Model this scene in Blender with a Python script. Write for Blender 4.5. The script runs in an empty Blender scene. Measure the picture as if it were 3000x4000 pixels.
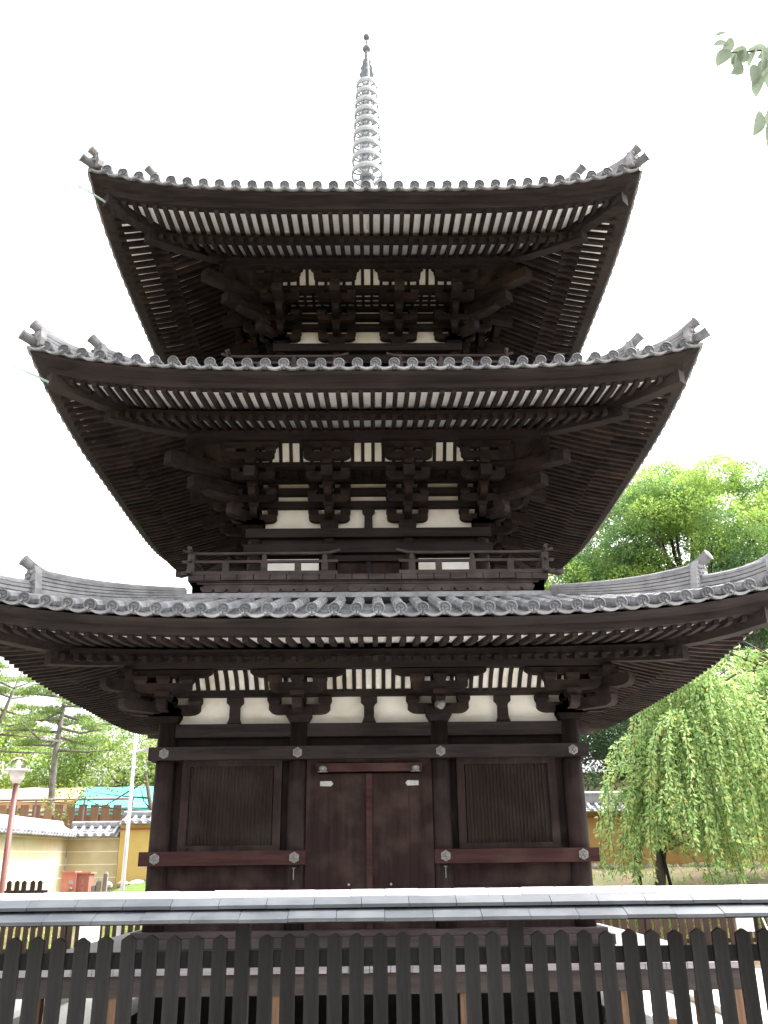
import bpy, math, random
import numpy as np
from math import sin, cos, pi, sqrt, radians, atan2
random.seed(7); rng = np.random.default_rng(7)
SC = bpy.context.scene
COL = SC.collection

# ------------------------------------------------------------------ mesh helpers
class MB:
    """collects vertices and faces of one part"""
    def __init__(s): s.v = []; s.f = []
    def add(s, vs, fs):
        o = len(s.v); s.v += [tuple(p) for p in vs]; s.f += [tuple(i + o for i in f) for f in fs]
    def hexa(s, p):
        s.add(p, [(0,3,2,1),(4,5,6,7),(0,1,5,4),(1,2,6,5),(2,3,7,6),(3,0,4,7)])
    def box(s, x0, x1, y0, y1, z0, z1):
        s.hexa([(x0,y0,z0),(x1,y0,z0),(x1,y1,z0),(x0,y1,z0),(x0,y0,z1),(x1,y0,z1),(x1,y1,z1),(x0,y1,z1)])
    def prism(s, A, B):
        n = len(A)
        s.add(list(A) + list(B), [tuple(range(n - 1, -1, -1)), tuple(range(n, 2 * n))] +
              [(i, (i + 1) % n, n + (i + 1) % n, n + i) for i in range(n)])
    def loft(s, rings, cap=True, closed=True):
        n = len(rings[0]); vs = [p for r in rings for p in r]; fs = []
        for k in range(len(rings) - 1):
            for i in range(n if closed else n - 1):
                j = (i + 1) % n
                fs.append((k*n + i, k*n + j, (k+1)*n + j, (k+1)*n + i))
        if cap:
            fs.append(tuple(range(n - 1, -1, -1))); fs.append(tuple((len(rings)-1)*n + i for i in range(n)))
        s.add(vs, fs)
    def tube(s, pts, rad, n=8, cap=True):
        pts = [np.array(p, float) for p in pts]
        if not hasattr(rad, '__len__'): rad = [rad] * len(pts)
        rings = []
        for i, p in enumerate(pts):
            t = pts[min(i+1, len(pts)-1)] - pts[max(i-1, 0)]; t /= (np.linalg.norm(t) + 1e-9)
            h = np.array((0, 0, 1.)) if abs(t[2]) < .9 else np.array((0, 1., 0))
            u = np.cross(h, t); u /= np.linalg.norm(u); w = np.cross(t, u)
            rings.append([tuple(p + rad[i] * (u * cos(2*pi*k/n) + w * sin(2*pi*k/n))) for k in range(n)])
        s.loft(rings, cap)
    def lathe(s, prof, n=20, c=(0, 0, 0)):
        s.loft([[(c[0] + r*cos(2*pi*k/n), c[1] + r*sin(2*pi*k/n), c[2] + z) for k in range(n)] for r, z in prof])
    def xf(s, fn):
        m = MB(); m.v = [fn(p) for p in s.v]; m.f = list(s.f); return m
    def merge(s, o): s.add(o.v, o.f)
    def four(s):
        m = MB()
        for k in range(4): m.merge(s.xf(lambda p, k=k: rot(p, k)))
        return m
    def build(s, name, mat, parent=None, smooth=False, loc=None):
        me = bpy.data.meshes.new(name); me.from_pydata(s.v, [], s.f); me.materials.append(mat)
        if smooth:
            me.polygons.foreach_set('use_smooth', [True] * len(me.polygons))
        me.update()
        o = bpy.data.objects.new(name, me); COL.objects.link(o)
        if parent: o.parent = parent
        if loc: o.location = loc
        return o

def rot(p, k):
    x, y, z = p
    for _ in range(k % 4): x, y = -y, x
    return (x, y, z)
def tag(o, label=None, cat=None, group=None, kind=None):
    if label: o['label'] = label
    if cat: o['category'] = cat
    if group: o['group'] = group
    if kind: o['kind'] = kind
    return o
def empty(name, loc=(0, 0, 0), rz=0):
    o = bpy.data.objects.new(name, None); COL.objects.link(o); o.location = loc; o.rotation_euler.z = rz
    o.empty_display_size = .2
    return o
def dup(o, parent=None, loc=None, rz=None):
    c = o.copy(); COL.objects.link(c)
    if parent is not None: c.parent = parent
    if loc is not None: c.location = loc
    if rz is not None: c.rotation_euler.z = rz
    for ch in list(o.children):
        dup(ch, c)
    return c

# ------------------------------------------------------------------ materials
def mat(name, c1, c2, scale=(4, 4, 4), rough=.8, detail=6, bump=.0, lo=.35, hi=.65, metal=0, c3=None, s3=1.2, spec=.3, vary=None, amt=.3):
    m = bpy.data.materials.new(name); m.use_nodes = True; nt = m.node_tree; N = nt.nodes; L = nt.links
    b = N['Principled BSDF']; b.inputs['Roughness'].default_value = rough; b.inputs['Metallic'].default_value = metal
    b.inputs['Specular IOR Level'].default_value = spec
    tc = N.new('ShaderNodeTexCoord'); mp = N.new('ShaderNodeMapping'); mp.inputs['Scale'].default_value = scale
    L.new(tc.outputs['Object'], mp.inputs['Vector'])
    nz = N.new('ShaderNodeTexNoise'); nz.inputs['Scale'].default_value = 1; nz.inputs['Detail'].default_value = detail
    nz.inputs['Roughness'].default_value = .65
    L.new(mp.outputs[0], nz.inputs['Vector'])
    r = N.new('ShaderNodeValToRGB'); r.color_ramp.elements[0].position = lo; r.color_ramp.elements[1].position = hi
    r.color_ramp.elements[0].color = (*c1, 1); r.color_ramp.elements[1].color = (*c2, 1)
    L.new(nz.outputs['Fac'], r.inputs['Fac']); out = r.outputs['Color']
    if c3:
        n2 = N.new('ShaderNodeTexNoise'); n2.inputs['Scale'].default_value = s3; n2.inputs['Detail'].default_value = 5
        L.new(tc.outputs['Object'], n2.inputs['Vector'])
        r2 = N.new('ShaderNodeValToRGB'); r2.color_ramp.elements[0].position = .48; r2.color_ramp.elements[1].position = .72
        L.new(n2.outputs['Fac'], r2.inputs['Fac'])
        mx = N.new('ShaderNodeMixRGB'); L.new(r2.outputs['Color'], mx.inputs['Fac']); L.new(out, mx.inputs['Color1'])
        mx.inputs['Color2'].default_value = (*c3, 1); out = mx.outputs['Color']
    if vary:
        src = N.new('ShaderNodeNewGeometry').outputs['Random Per Island'] if vary == 'island' else N.new('ShaderNodeObjectInfo').outputs['Random']
        mr = N.new('ShaderNodeMapRange'); mr.inputs['To Min'].default_value = 1 - amt; mr.inputs['To Max'].default_value = 1 + amt; L.new(src, mr.inputs['Value'])
        vm = N.new('ShaderNodeVectorMath'); vm.operation = 'SCALE'; L.new(out, vm.inputs[0]); L.new(mr.outputs[0], vm.inputs['Scale']); out = vm.outputs[0]
    L.new(out, b.inputs['Base Color'])
    if bump:
        bp = N.new('ShaderNodeBump'); bp.inputs['Strength'].default_value = bump; bp.inputs['Distance'].default_value = .02
        L.new(nz.outputs['Fac'], bp.inputs['Height']); L.new(bp.outputs[0], b.inputs['Normal'])
    return m
def leafmat(name, cols, trans=.5):
    """leaf colours picked per leaf, part of the light passes through"""
    m = bpy.data.materials.new(name); m.use_nodes = True; nt = m.node_tree; N = nt.nodes; L = nt.links
    N.remove(N['Principled BSDF']); out = N['Material Output']
    g = N.new('ShaderNodeNewGeometry'); r = N.new('ShaderNodeValToRGB')
    r.color_ramp.elements[0].color = (*cols[0], 1); r.color_ramp.elements[1].color = (*cols[-1], 1)
    for i, c in enumerate(cols[1:-1]):
        e = r.color_ramp.elements.new((i + 1) / (len(cols) - 1)); e.color = (*c, 1)
    L.new(g.outputs['Random Per Island'], r.inputs['Fac'])
    d = N.new('ShaderNodeBsdfPrincipled'); d.inputs['Roughness'].default_value = .55; d.inputs['Specular IOR Level'].default_value = .3
    t = N.new('ShaderNodeBsdfTranslucent'); mx = N.new('ShaderNodeMixShader'); mx.inputs[0].default_value = trans
    L.new(r.outputs[0], d.inputs['Base Color']); L.new(r.outputs[0], t.inputs['Color'])
    L.new(d.outputs[0], mx.inputs[1]); L.new(t.outputs[0], mx.inputs[2]); L.new(mx.outputs[0], out.inputs['Surface'])
    return m

M = {}
M['wood_h'] = mat('old_timber_along', (.0140, .0112, .0114), (.0310, .0250, .0248), (1.2, 18, 18), .75, bump=.35, c3=(.036, .028, .027), spec=.10)
M['wood_v'] = mat('old_timber_upright', (.0115, .0075, .0072), (.0270, .0178, .0168), (16, 16, 1.1), .72, bump=.35, c3=(.044, .032, .029), s3=2.2, spec=.10)
M['wood_red'] = mat('reddish_timber', (.024, .0100, .0096), (.050, .0215, .0200), (1.4, 18, 18), .6, bump=.25, c3=(.055, .032, .027), s3=2, spec=.10)
M['wood_door'] = mat('door_timber', (.0130, .0074, .0070), (.0270, .0150, .0138), (14, 14, .9), .7, bump=.3, c3=(.046, .030, .026), s3=2.5, spec=.10)
M['wood_soffit'] = mat('soffit_timber', (.0118, .0090, .0092), (.0280, .0210, .0205), (5, 5, 5), .8, bump=.2, c3=(.036, .0235, .0195), s3=3, vary='island', amt=.35, spec=.10)
M['wood_new'] = mat('fresh_timber', (.30, .14, .06), (.48, .26, .12), (20, 20, 1.5), .7)
M['plaster'] = mat('white_plaster', (.77, .755, .70), (.86, .85, .815), (3, 3, 3), .9, bump=.05, c3=(.60, .56, .46), s3=1.6)
M['board_white'] = mat('white_ceiling_board', (.80, .79, .77), (.88, .87, .85), (3, 3, 3), .9)
M['tile'] = mat('grey_roof_tile', (.145, .146, .158), (.245, .246, .26), (9, 9, 9), .55, bump=.15, c3=(.30, .296, .30), s3=2.4, spec=.4, vary='island', amt=.22)
M['tile_end'] = mat('shaded_grey_end_tile', (.085, .089, .099), (.142, .146, .158), (18, 18, 18), .6, bump=.15, spec=.35, vary='object', amt=.2)  # same clay as the roof tiles, darkened to put front shade into the colour
M['ridge'] = mat('ridge_tile', (.165, .164, .176), (.29, .288, .30), (7, 7, 7), .6, bump=.1, c3=(.34, .335, .34), s3=4)
M['bronze'] = mat('weathered_bronze', (.32, .34, .365), (.46, .48, .505), (8, 8, 8), .55, spec=.4)
M['bronze_mid'] = mat('grey_bronze', (.13, .145, .155), (.21, .225, .24), (8, 8, 8), .55, spec=.4)
M['metal_pale'] = mat('pale_worn_metal', (.13, .127, .12), (.24, .235, .22), (40, 40, 40), .5, metal=.3)
M['verdigris'] = mat('verdigris_rod', (.25, .42, .36), (.40, .55, .48), (8, 8, 8), .6)
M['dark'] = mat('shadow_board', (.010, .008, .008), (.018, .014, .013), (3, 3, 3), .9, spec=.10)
M['veranda'] = mat('weathered_veranda_board', (.16, .14, .155), (.26, .235, .25), (2, 20, 20), .7, bump=.2)
M['wood_sill'] = mat('weathered_sill', (.032, .024, .025), (.062, .048, .050), (1.4, 18, 18), .75, bump=.25, c3=(.075, .056, .056), s3=2, spec=.2)
M['fence_wood'] = mat('black_stained_fence', (.010, .010, .010), (.021, .0205, .0205), (18, 18, 1.5), .75, bump=.3, vary='object', amt=.3, spec=.10)
M['fence_tile'] = mat('slate_fence_tile', (.046, .051, .060), (.070, .077, .088), (3, 9, 9), .45, bump=.1, c3=(.088, .096, .104), s3=4, spec=.45, vary='island', amt=.14)
M['fence_cap'] = mat('pale_ridge_tile', (.31, .30, .33), (.40, .385, .415), (3, 8, 8), .4, spec=.5, vary='island', amt=.08)

# ------------------------------------------------------------------ pagoda
P3 = 3.8
ROOFS = [dict(a=4.45, ze=4.33, R=.33, N=38, pt=.229, rt=2.40, H=.69, k=.97, w=2.42, sf=.15, rk=3.46, sb=.28, rd=2.82, rp=.151, o1=3.74, o2=4.33),
         dict(a=4.07, ze=7.48, R=.31, N=36, pt=.2213, rt=2.08, H=.68, k=.85, w=1.59, sf=.22, rk=3.20, sb=.305, rd=2.41, rp=.1415, o1=3.42, o2=3.98),
         dict(a=3.775, ze=10.44, R=.36, N=33, pt=.2203, rt=.45, H=2.0, k=.72, w=1.345, sf=.20, rk=3.0, sb=.45, rd=2.165, rp=.1415, o1=3.05, o2=3.69)]
ORD = ['lowest', 'middle', 'top']

pagoda = tag(empty('pagoda', (0, 0, 0)), 'dark wooden three storey pagoda with white plaster panels and curved grey tiled roofs', 'pagoda')

def rise(q, x): return q['R'] * min(abs(x) / q['a'], 1.04) ** P3
def fac(q, r): return max(0., (r - q['rd']) / (q['a'] - q['rd']))
def zsurf(q, x, r):
    u = (q['a'] - r) / (q['a'] - q['rt'])
    return q['ze'] + q['H'] * (q['k'] * u + (1 - q['k']) * u * u * (1 if u > 0 else -1)) + rise(q, x) * max(0, 1 - u)
def zfly(q, r): return q['ze'] - .22 + q['sf'] * (q['a'] - .3 - r)
def zkio(q): return zfly(q, q['rk']) - .155
def zbase(q, r): return zkio(q) + q['sb'] * (q['rk'] - r)

def sweep(q, prof, n=44, curve=True):
    """closed profile (r,z) swept along one eave, mitred at 45 degrees"""
    mb = MB(); rings = []
    for i in range(n + 1):
        t = -1 + 2 * i / n
        rings.append([(t * r, -r, z + (rise(q, t * r) * fac(q, r) if curve else 0)) for r, z in prof])
    mb.loft(rings, cap=False)
    return mb

def disc_mesh():
    """round eave end tile: rim, sunk face and three-comma swirl in relief; faces -Y, origin at centre"""
    mb = MB(); n = 22
    pr = [(.0672, .05), (.0672, -.012), (.060, -.016), (.053, -.012), (.051, -.001), (.046, .0)]
    mb.loft([[(r*cos(2*pi*k/n), y, r*sin(2*pi*k/n)) for k in range(n)] for r, y in pr], cap=True)
    for j in range(3):
        a0 = 2*pi*j/3 + .5; L = []; R_ = []
        for i in range(9):
            t = i / 8; ang = a0 + t * 2.5; rr = .014 + t * .024; wd = .0105 * (1 - t) ** .7 + .0012
            L.append((rr + wd, ang)); R_.append((max(rr - wd, .001), ang))
        ring = [(r*cos(a), r*sin(a)) for r, a in L] + [(r*cos(a), r*sin(a)) for r, a in R_[::-1]]
        for i in range(8):
            qd = [L[i], L[i+1], R_[i+1], R_[i]]
            pts = [(r*cos(a), r*sin(a)) for r, a in qd]
            mb.prism([(x, .001, z) for x, z in pts], [(x, -.009, z) for x, z in pts])
    return mb
DISC = disc_mesh()

def roof(i, q):
    a, rt = q['a'], q['rt']
    xs = [(j - (q['N'] - 1) / 2) * q['pt'] for j in range(q['N'])]
    t = MB()
    # round tile rows, each tile slightly stepped over the next
    for x in xs:
        r1 = max(rt, abs(x) + .02); r = a + .02; n = 8; seg = .26; x0_ = x
        while r > r1 + .03:
            r2 = max(r - seg, r1); x = x0_ + (random.uniform(-.005, .005) if r < a else 0); jz = random.uniform(-.004, .004)
            rings = []
            for rr, rad in ((r, .0665), ((r + r2) / 2, .0635), (r2 - .02, .0605)):
                zc = zsurf(q, x0_, rr) + jz
                rings.append([(x + rad*cos(2*pi*k/n), -rr, zc + rad*sin(2*pi*k/n)) for k in range(n)])
            t.loft(rings, cap=True); r = r2
    # hollow pan tiles between the rows, laid in overlapping steps
    xg = [x - q['pt'] / 2 for x in xs] + [xs[-1] + q['pt'] / 2]
    hw = q['pt'] / 2 - .02
    for x in xg:
        r1 = max(rt, abs(x) - .06); r = a + .035; first = True
        while r > r1 + .02:
            r2 = max(r - (.055 if r > a - .1 else .12), r1)
            lo = []; hi = []; lo2 = []
            for k in range(7):
                s = -1 + k / 3; dz = -.034 - .040 * (1 - s*s)
                xx = x + s * (hw + .012)
                lo.append((xx, -r, zsurf(q, x, r) + dz + .020)); hi.append((xx, -r2, zsurf(q, x, r2) + dz - .002))
                lo2.append((xx, -r, zsurf(q, x, r) + dz - (.006 if first else .004)))
            vs = lo2 + lo + hi; fs = []
            for k in range(6):
                fs += [(k, k+1, 7+k+1, 7+k), (7+k, 7+k+1, 14+k+1, 14+k)]
            if first:
                o = len(vs); vs += [(p[0], p[1] + .12, p[2] + .01) for p in lo2]
                fs += [(k+1, k, o+k, o+k+1) for k in range(6)]
            t.add(vs, fs); r = r2; first = False
    # bed of the tiles, so that no light leaks through
    under = sweep(q, [(a - .02, q['ze'] - .105), (a - .06, q['ze'] - .12), (q['rt'] - .05, zsurf(q, 0, rt) - .16), (q['rt'] - .05, zsurf(q, 0, rt) - .10),
                      ((a + rt) / 2, zsurf(q, 0, (a + rt) / 2) - .10)], 40)
    t.merge(under)
    rf = t.four().build('roof', M['tile'], pagoda, smooth=False)
    rf['label'] = ORD[i] + ' roof, grey round tiles and upturned corners'
    return rf, xs

def roof_edges(i, q, rf, xs):
    a, rt, ze = q['a'], q['rt'], q['ze']
    # decorated end tiles: the front row one by one, the other sides together
    me = None
    side = MB()
    for j, x in enumerate(xs):
        z = zsurf(q, x, a)
        keep = i < 2 or 3 <= j < len(xs) - 3 + 1 - 1
        if keep:
            if me is None:
                o = DISC.build('end_tile', M['tile_end'], rf, smooth=False); me = o.data
            else:
                o = bpy.data.objects.new('end_tile', me); COL.objects.link(o); o.parent = rf
            o.location = (x, -(a + .022), z)
        else:
            side.merge(DISC.xf(lambda p: (p[0] + x, p[1] - a - .022, p[2] + z)))
        for k in (1, 2, 3):
            side.merge(DISC.xf(lambda p: rot((p[0] + x, p[1] - a - .022, p[2] + z), k)))
    tag(side.build('end_tile_rows', M['tile_end'], rf), kind='stuff')
    # dark eave boards under the tiles
    fa = sweep(q, [(a + .0, ze - .098), (a - .035, ze - .125), (a - .17, ze - .150), (a - .185, ze - .225), (a - .30, ze - .225), (a - .31, ze - .09)])
    ki = sweep(q, [(q['rk'] + .0, zkio(q)), (q['rk'] + .0, zkio(q) + .08), (q['rk'] - .12, zkio(q) + .08), (q['rk'] - .12, zkio(q))])
    fa.four().build('eave_board', M['wood_h'], rf); ki.four().build('eave_beam', M['wood_h'], rf)
    # white boards above the rafters
    cb = sweep(q, [(a - .28, zfly(q, a - .28)), (a - .28, zfly(q, a - .28) + .03), (q['rk'] - .15, zfly(q, q['rk'] - .15) + .03), (q['rk'] - .15, zfly(q, q['rk'] - .15))])
    w0 = q['w'] - .1
    cb.merge(sweep(q, [(q['rk'] - .03, zbase(q, q['rk'] - .03)), (q['rk'] - .03, zbase(q, q['rk'] - .03) + .03), (w0, zbase(q, w0) + .03), (w0, zbase(q, w0))]))
    cb.four().build('ceiling_board', M['board_white'], rf)
    # purlin carrying the rafters
    pz = zbase(q, q['rd']) - .062; ph = .125 if i == 0 else .14
    pu = sweep(q, [(q['rd'] + .07, pz - ph), (q['rd'] + .07, pz), (q['rd'] - .07, pz + .03), (q['rd'] - .07, pz - ph)], curve=False)
    pu.four().build('purlin', M['wood_h'], rf)
    q['pz'] = pz - ph
    # two tiers of rafters
    rest = MB(); cnt = {'fly': 0, 'base': 0}
    def rafter(x, r1, r2, zf, hgt, wd):
        mb = MB(); rings = []; n = 3
        for k in range(n + 1):
            r = r1 + (r2 - r1) * k / n
            zt = zf(q, r) + rise(q, x) * fac(q, r) + .006
            if k == n: zt -= .0
            cam = -.010 * sin(pi * k / n)
            rings.append([(x - wd/2, -r, zt - hgt + cam), (x + wd/2, -r, zt - hgt + cam), (x + wd/2, -r, zt), (x - wd/2, -r, zt)])
        mb.loft(rings); return mb
    nr = int(a / q['rp']); m = 0
    xsr = [(j + .5) * q['rp'] for j in range(nr)]
    for s in (1, -1):
        for x0 in xsr:
            x = s * x0 + random.uniform(-.004, .004)
            for kind in ('fly', 'base'):
                if kind == 'fly': r1, r2, zf, h = max(q['rk'] - .1, x0 + .05), a - .225, zfly, .056
                else: r1, r2, zf, h = max(q['w'] - .05, x0 + .06), q['rk'] + .11, zbase, .066
                if r2 - r1 < .06: continue
                mb = rafter(x, r1, r2, zf, h, .056)
                single = (kind == 'fly' and (i == 0 or (i == 1 and x0 < 21.5 * q['rp']))) or (kind == 'base' and ((i == 1 and x0 < 22 * q['rp']) or (i == 2 and x0 < 20.5 * q['rp'])))
                if single:
                    mb.build('flying_rafter' if kind == 'fly' else 'base_rafter', M['wood_soffit'], rf)
                else: rest.merge(mb)
                for k in (1, 2, 3): rest.merge(mb.xf(lambda p: rot(p, k)))
    tag(rest.build('rafter_rows', M['wood_soffit'], rf), kind='stuff')
    # corner hip rafters
    hip = MB()
    def diagbeam(mb, r1, r2, z1, z2, wd, h, n=5, bend=.0, lift=None):
        rings = []
        for k in range(n + 1):
            s = k / n; r = r1 + (r2 - r1) * s; z = (lift(r) if lift else z1 + (z2 - z1) * s)
            d = wd / 2 / sqrt(2)
            rings.append([(r - d, -r - d, z - h), (r + d, -r + d, z - h), (r + d, -r + d, z), (r - d, -r - d, z)])
        mb.loft(rings)
    diagbeam(hip, q['rk'] - .6, a - .2, 0, 0, .15, .17, lift=lambda r: zfly(q, r) + rise(q, r) * fac(q, r) + .02)
    diagbeam(hip, q['w'] - .1, q['rk'] + .10, 0, 0, .15, .15, lift=lambda r: zbase(q, r) + rise(q, r) * fac(q, r) + .02)
    for k in range(4):
        if k == 0: hp = hip.build('hip_rafter', M['wood_h'], rf)
        else: dup(hp, rf, rz=k * pi / 2)
    # hip ridges, end ornaments, horn tiles
    def hipz(r): return zsurf(q, r, r)
    def ridge(mb, r1, r2, nl, hw):
        rings = []; n = 14
        prof = []
        z = -.08
        for l in range(nl):
            o = hw - .006 * l
            prof += [(o, z if l else -.08), (o, z + (.036 if l else .116)), (o - .028, z + (.034 if l else .114)), (o - .028, z + (.048 if l else .128))]
            z = prof[-1][1]
        zt = z
        top = [(.075*cos(t), zt + .062*sin(t)) for t in [pi * (k / 6) for k in range(7)]]
        right = prof; left = [(-u, v) for u, v in prof[::-1]]
        full = right + top + left
        for k in range(n + 1):
            r = r1 + (r2 - r1) * k / n; zb = hipz(r)
            lift = .05 * ((k / n) ** 3)
            g_ = (.58 + .42 * k / n) if nl > 3 else 1.
            rings.append([(r + u / sqrt(2), -r + u / sqrt(2), zb + (v * g_ if v > 0 else v) + lift * (v > 0)) for u, v in full])
        mb.loft(rings)
        return zt + .062
    rg = MB()
    h1 = ridge(rg, rt - .02, q['o1'], 5, .125); h2 = ridge(rg, q['o1'] - .05, q['o2'], 3, .105)
    # cross joints that show the single ridge tiles
    rgo = None
    for k in range(4):
        if k == 0: rgo = rg.build('hip_ridge', M['ridge'], rf)
        else: dup(rgo, rf, rz=k * pi / 2)
    def oni(r, hh, sc):
        """ornamental end plate with a leafy relief on its face"""
        mb = MB(); zb = hipz(r) - .03
        def T(u, v, z): return (r + (v + u) / sqrt(2), -r + (-v + u) / sqrt(2), zb + z)
        out = [(-.17, 0), (-.185, .10), (-.15, .22), (-.135, .30), (-.09, hh - .02), (0, hh + .01), (.09, hh - .02), (.135, .30), (.15, .22), (.185, .10), (.17, 0), (.07, .0), (.06, .05), (-.06, .05), (-.07, 0)]
        out = [(u * sc, z * (1 if hh > .36 else .8)) for u, z in out]
        mb.prism([T(u, 0, z) for u, z in out], [T(u, .075, z) for u, z in out])
        random.seed(int(r * 100))
        for k in range(16):
            u = random.uniform(-.11, .11) * sc; z = random.uniform(.07, hh - .06); s = random.uniform(.018, .034)
            mb.loft([[T(u + s*cos(t)*f, .075 + d, z + s*sin(t)*f) for t in [2*pi*j/7 for j in range(7)]] for f, d in ((1, -.01), (.9, .014), (.45, .026))])
        n = 12
        for s in (-1, 1):
            for j in range(6):
                z = .06 + j * (hh - .1) / 6; u = s * (.15 - .05 * j / 6) * sc
                mb.loft([[T(u + .012*cos(t)*f, .075 + d, z + .012*sin(t)*f) for t in [2*pi*m/6 for m in range(6)]] for f, d in ((1, -.01), (.8, .01))])
        return mb
    def horn(r, z0, ln, up):
        mb = MB(); pts = []; rad = []
        for k in range(8):
            s = k / 7; d = -.26 + (ln + .26) * s
            pts.append((r + d / sqrt(2), -r - d / sqrt(2), z0 + up * max(0, s - .15) ** 1.6 + .0)); rad.append(.044 + .018 * s)
        mb.tube(pts, rad, 14)
        e = np.array(pts[-1]); t = e - np.array(pts[-2]); t /= np.linalg.norm(t)
        mb.tube([e - t*.01, e + t*.012], [.068, .068], 16); mb.tube([e + t*.008, e + t*.02], [.05, .045], 14)
        return mb
    for rr, hh, sc, zz, ln, up in ((q['o1'], .40, 1, h1, .17, .17), (q['o2'], .30, .85, h2, .13, .13)):
        for k in range(4):
            if k == 0:
                on = oni(rr, hh, sc).build('ridge_end_tile', M['ridge'], rf)
                hn = horn(rr, hipz(rr) + zz - .02, ln, up).build('horn_tile', M['tile'], rf, smooth=False)
            else: dup(on, rf, rz=k * pi / 2); dup(hn, rf, rz=k * pi / 2)
    cz = hipz(a)
    mb = MB(); mb.tube([(a - .45, -a + .45, hipz(a - .45) + .05), (a - .1, -a + .1, hipz(a - .1) + .02), (a + .08, -a - .08, cz + .07)], [.056, .056, .062], 12)
    mb.tube([(a + .08, -a - .08, cz + .07), (a + .092, -a - .092, cz + .075)], [.068, .068], 16)
    for k in range(4):
        if k == 0: ct = mb.build('corner_tile', M['tile_end'], rf)
        else: dup(ct, rf, rz=k * pi / 2)
    # stacked flat tiles where the roof meets the storey above
    if i < 2:
        zt = zsurf(q, 0, rt)
        pr = []
        for l in range(2): pr += [(rt + .10 - .012*l, zt + .005 + .038*l), (rt + .10 - .012*l, zt + .036 + .038*l)]
        pr += [(rt - .1, zt + .08), (rt - .1, zt - .05)]
        sweep(q, pr, 4, curve=False).four().build('flashing_ridge', M['ridge'], rf)
    # lightning rods at the left front corner
    if i > 0:
        r0 = q['rk'] + .62 if i == 1 else q['rk'] + .5
        mb = MB(); z0 = zfly(q, r0) + rise(q, r0) * fac(q, r0) - .1
        mb.tube([(-r0, -r0, z0), (-r0 - .16, -r0 - .16, z0 + .03), (-r0 - .34, -r0 - .34, z0 + .04)], [.016, .013, .008], 8)
        mb.tube([(-r0 - .34, -r0 - .34, z0 + .02), (-r0 - .36, -r0 - .36, z0 + .06)], [.014, .012], 8)
        mb.build('lightning_rod', M['verdigris'], rf)

# ---- bracket work
def block(mb, T, u, v, z, w=.15, h=.085):
    b = w * .36; t = w / 2
    mb.hexa([T(u-b, v-b, z), T(u+b, v-b, z), T(u+b, v+b, z), T(u-b, v+b, z), T(u-t, v-t, z+h*.45), T(u+t, v-t, z+h*.45), T(u+t, v+t, z+h*.45), T(u-t, v+t, z+h*.45)])
    mb.hexa([T(u-t, v-t, z+h*.45), T(u+t, v-t, z+h*.45), T(u+t, v+t, z+h*.45), T(u-t, v+t, z+h*.45), T(u-t, v-t, z+h), T(u+t, v-t, z+h), T(u+t, v+t, z+h), T(u-t, v+t, z+h)])
def arm_u(mb, T, uc, v, z, half, h=.11, t=.095, l=1, r=1):
    pts = []
    prof = [(1, h), (1, h*.45), (.93, h*.22), (.82, h*.06), (.68, 0)]
    R_ = [(half * f, zz) for f, zz in prof] if r else [(0.05, h), (.05, 0)]
    L_ = [(-half * f, zz) for f, zz in prof[::-1]] if l else [(-.05, 0), (-.05, h)]
    poly = R_ + L_
    mb.prism([T(uc + u, v - t/2, z + zz) for u, zz in poly], [T(uc + u, v + t/2, z + zz) for u, zz in poly])
def arm_v(mb, T, u, v0, v1, z, h=.11, t=.095, drop=0):
    prof = [(v1, h), (v1, h*.45), (v1 - .02, h*.2), (v1 - .06, h*.05), (v1 - .1, 0)]
    poly = [(v0, 0), (v0, h)] + prof
    f = lambda v: -drop * max(0, v - v0)
    mb.prism([T(u - t/2, v, z + zz + f(v)) for v, zz in poly], [T(u + t/2, v, z + zz + f(v)) for v, zz in poly])
def three(mb, T, v, z, half, w=.14, h=.08):
    for u in (-half + .06, 0, half - .06): block(mb, T, u, v, z, w, h)

def mitesaki(mb, T, s, only='all'):
    k = 1.06
    st = .27; zz = lambda z: z * s; h = .11 * s; bh = .08 * s
    block(mb, T, 0, 0, 0, .25, .13 * s)
    for l, z in ((0, .13), (1, .345), (2, .53)):
        arm_u(mb, T, 0, 0, zz(z), .29, h); three(mb, T, 0, zz(z) + h, .29, h=bh)
    arm_v(mb, T, 0, -.05, st + .08, zz(.13), h); block(mb, T, 0, st, zz(.24), .14, bh)
    arm_u(mb, T, 0, st, zz(.325), .29, h); three(mb, T, st, zz(.325) + h, .29, h=bh)
    arm_v(mb, T, 0, -.05, 2*st + .08, zz(.325), h); block(mb, T, 0, 2*st, zz(.435), .14, bh)
    arm_u(mb, T, 0, 2*st, zz(.545), .30, h*1.1); three(mb, T, 2*st, zz(.545) + h*1.1, .30, h=bh)
    # sloping tail rafter with square nose
    v0, v1 = -.05, 3*st + .14
    A = []; 
    for v in (v0, v1):
        z = zz(.80) - .22 * (v - v0)
        A.append([T(-.075, v, z - .13*s), T(.075, v, z - .13*s), T(.075, v, z + .02), T(-.075, v, z + .02)])
    mb.loft(A)
    block(mb, T, 0, 3*st, zz(.66), .14, bh)
    arm_u(mb, T, 0, 3*st, zz(.735), .32, h); three(mb, T, 3*st, zz(.735) + h, .32, h=.08 * s)
    hb = .085 * s; z0 = zz(.905); half = .37
    poly = [(half, hb), (half, hb*.6), (half*.93, hb*.25), (half*.78, 0), (-half*.78, 0), (-half*.93, hb*.25), (-half, hb*.6), (-half, hb)]
    mb.prism([T(u, 3*st - .05, z0 + z) for u, z in poly], [T(u, 3*st + .05, z0 + z) for u, z in poly])

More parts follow.
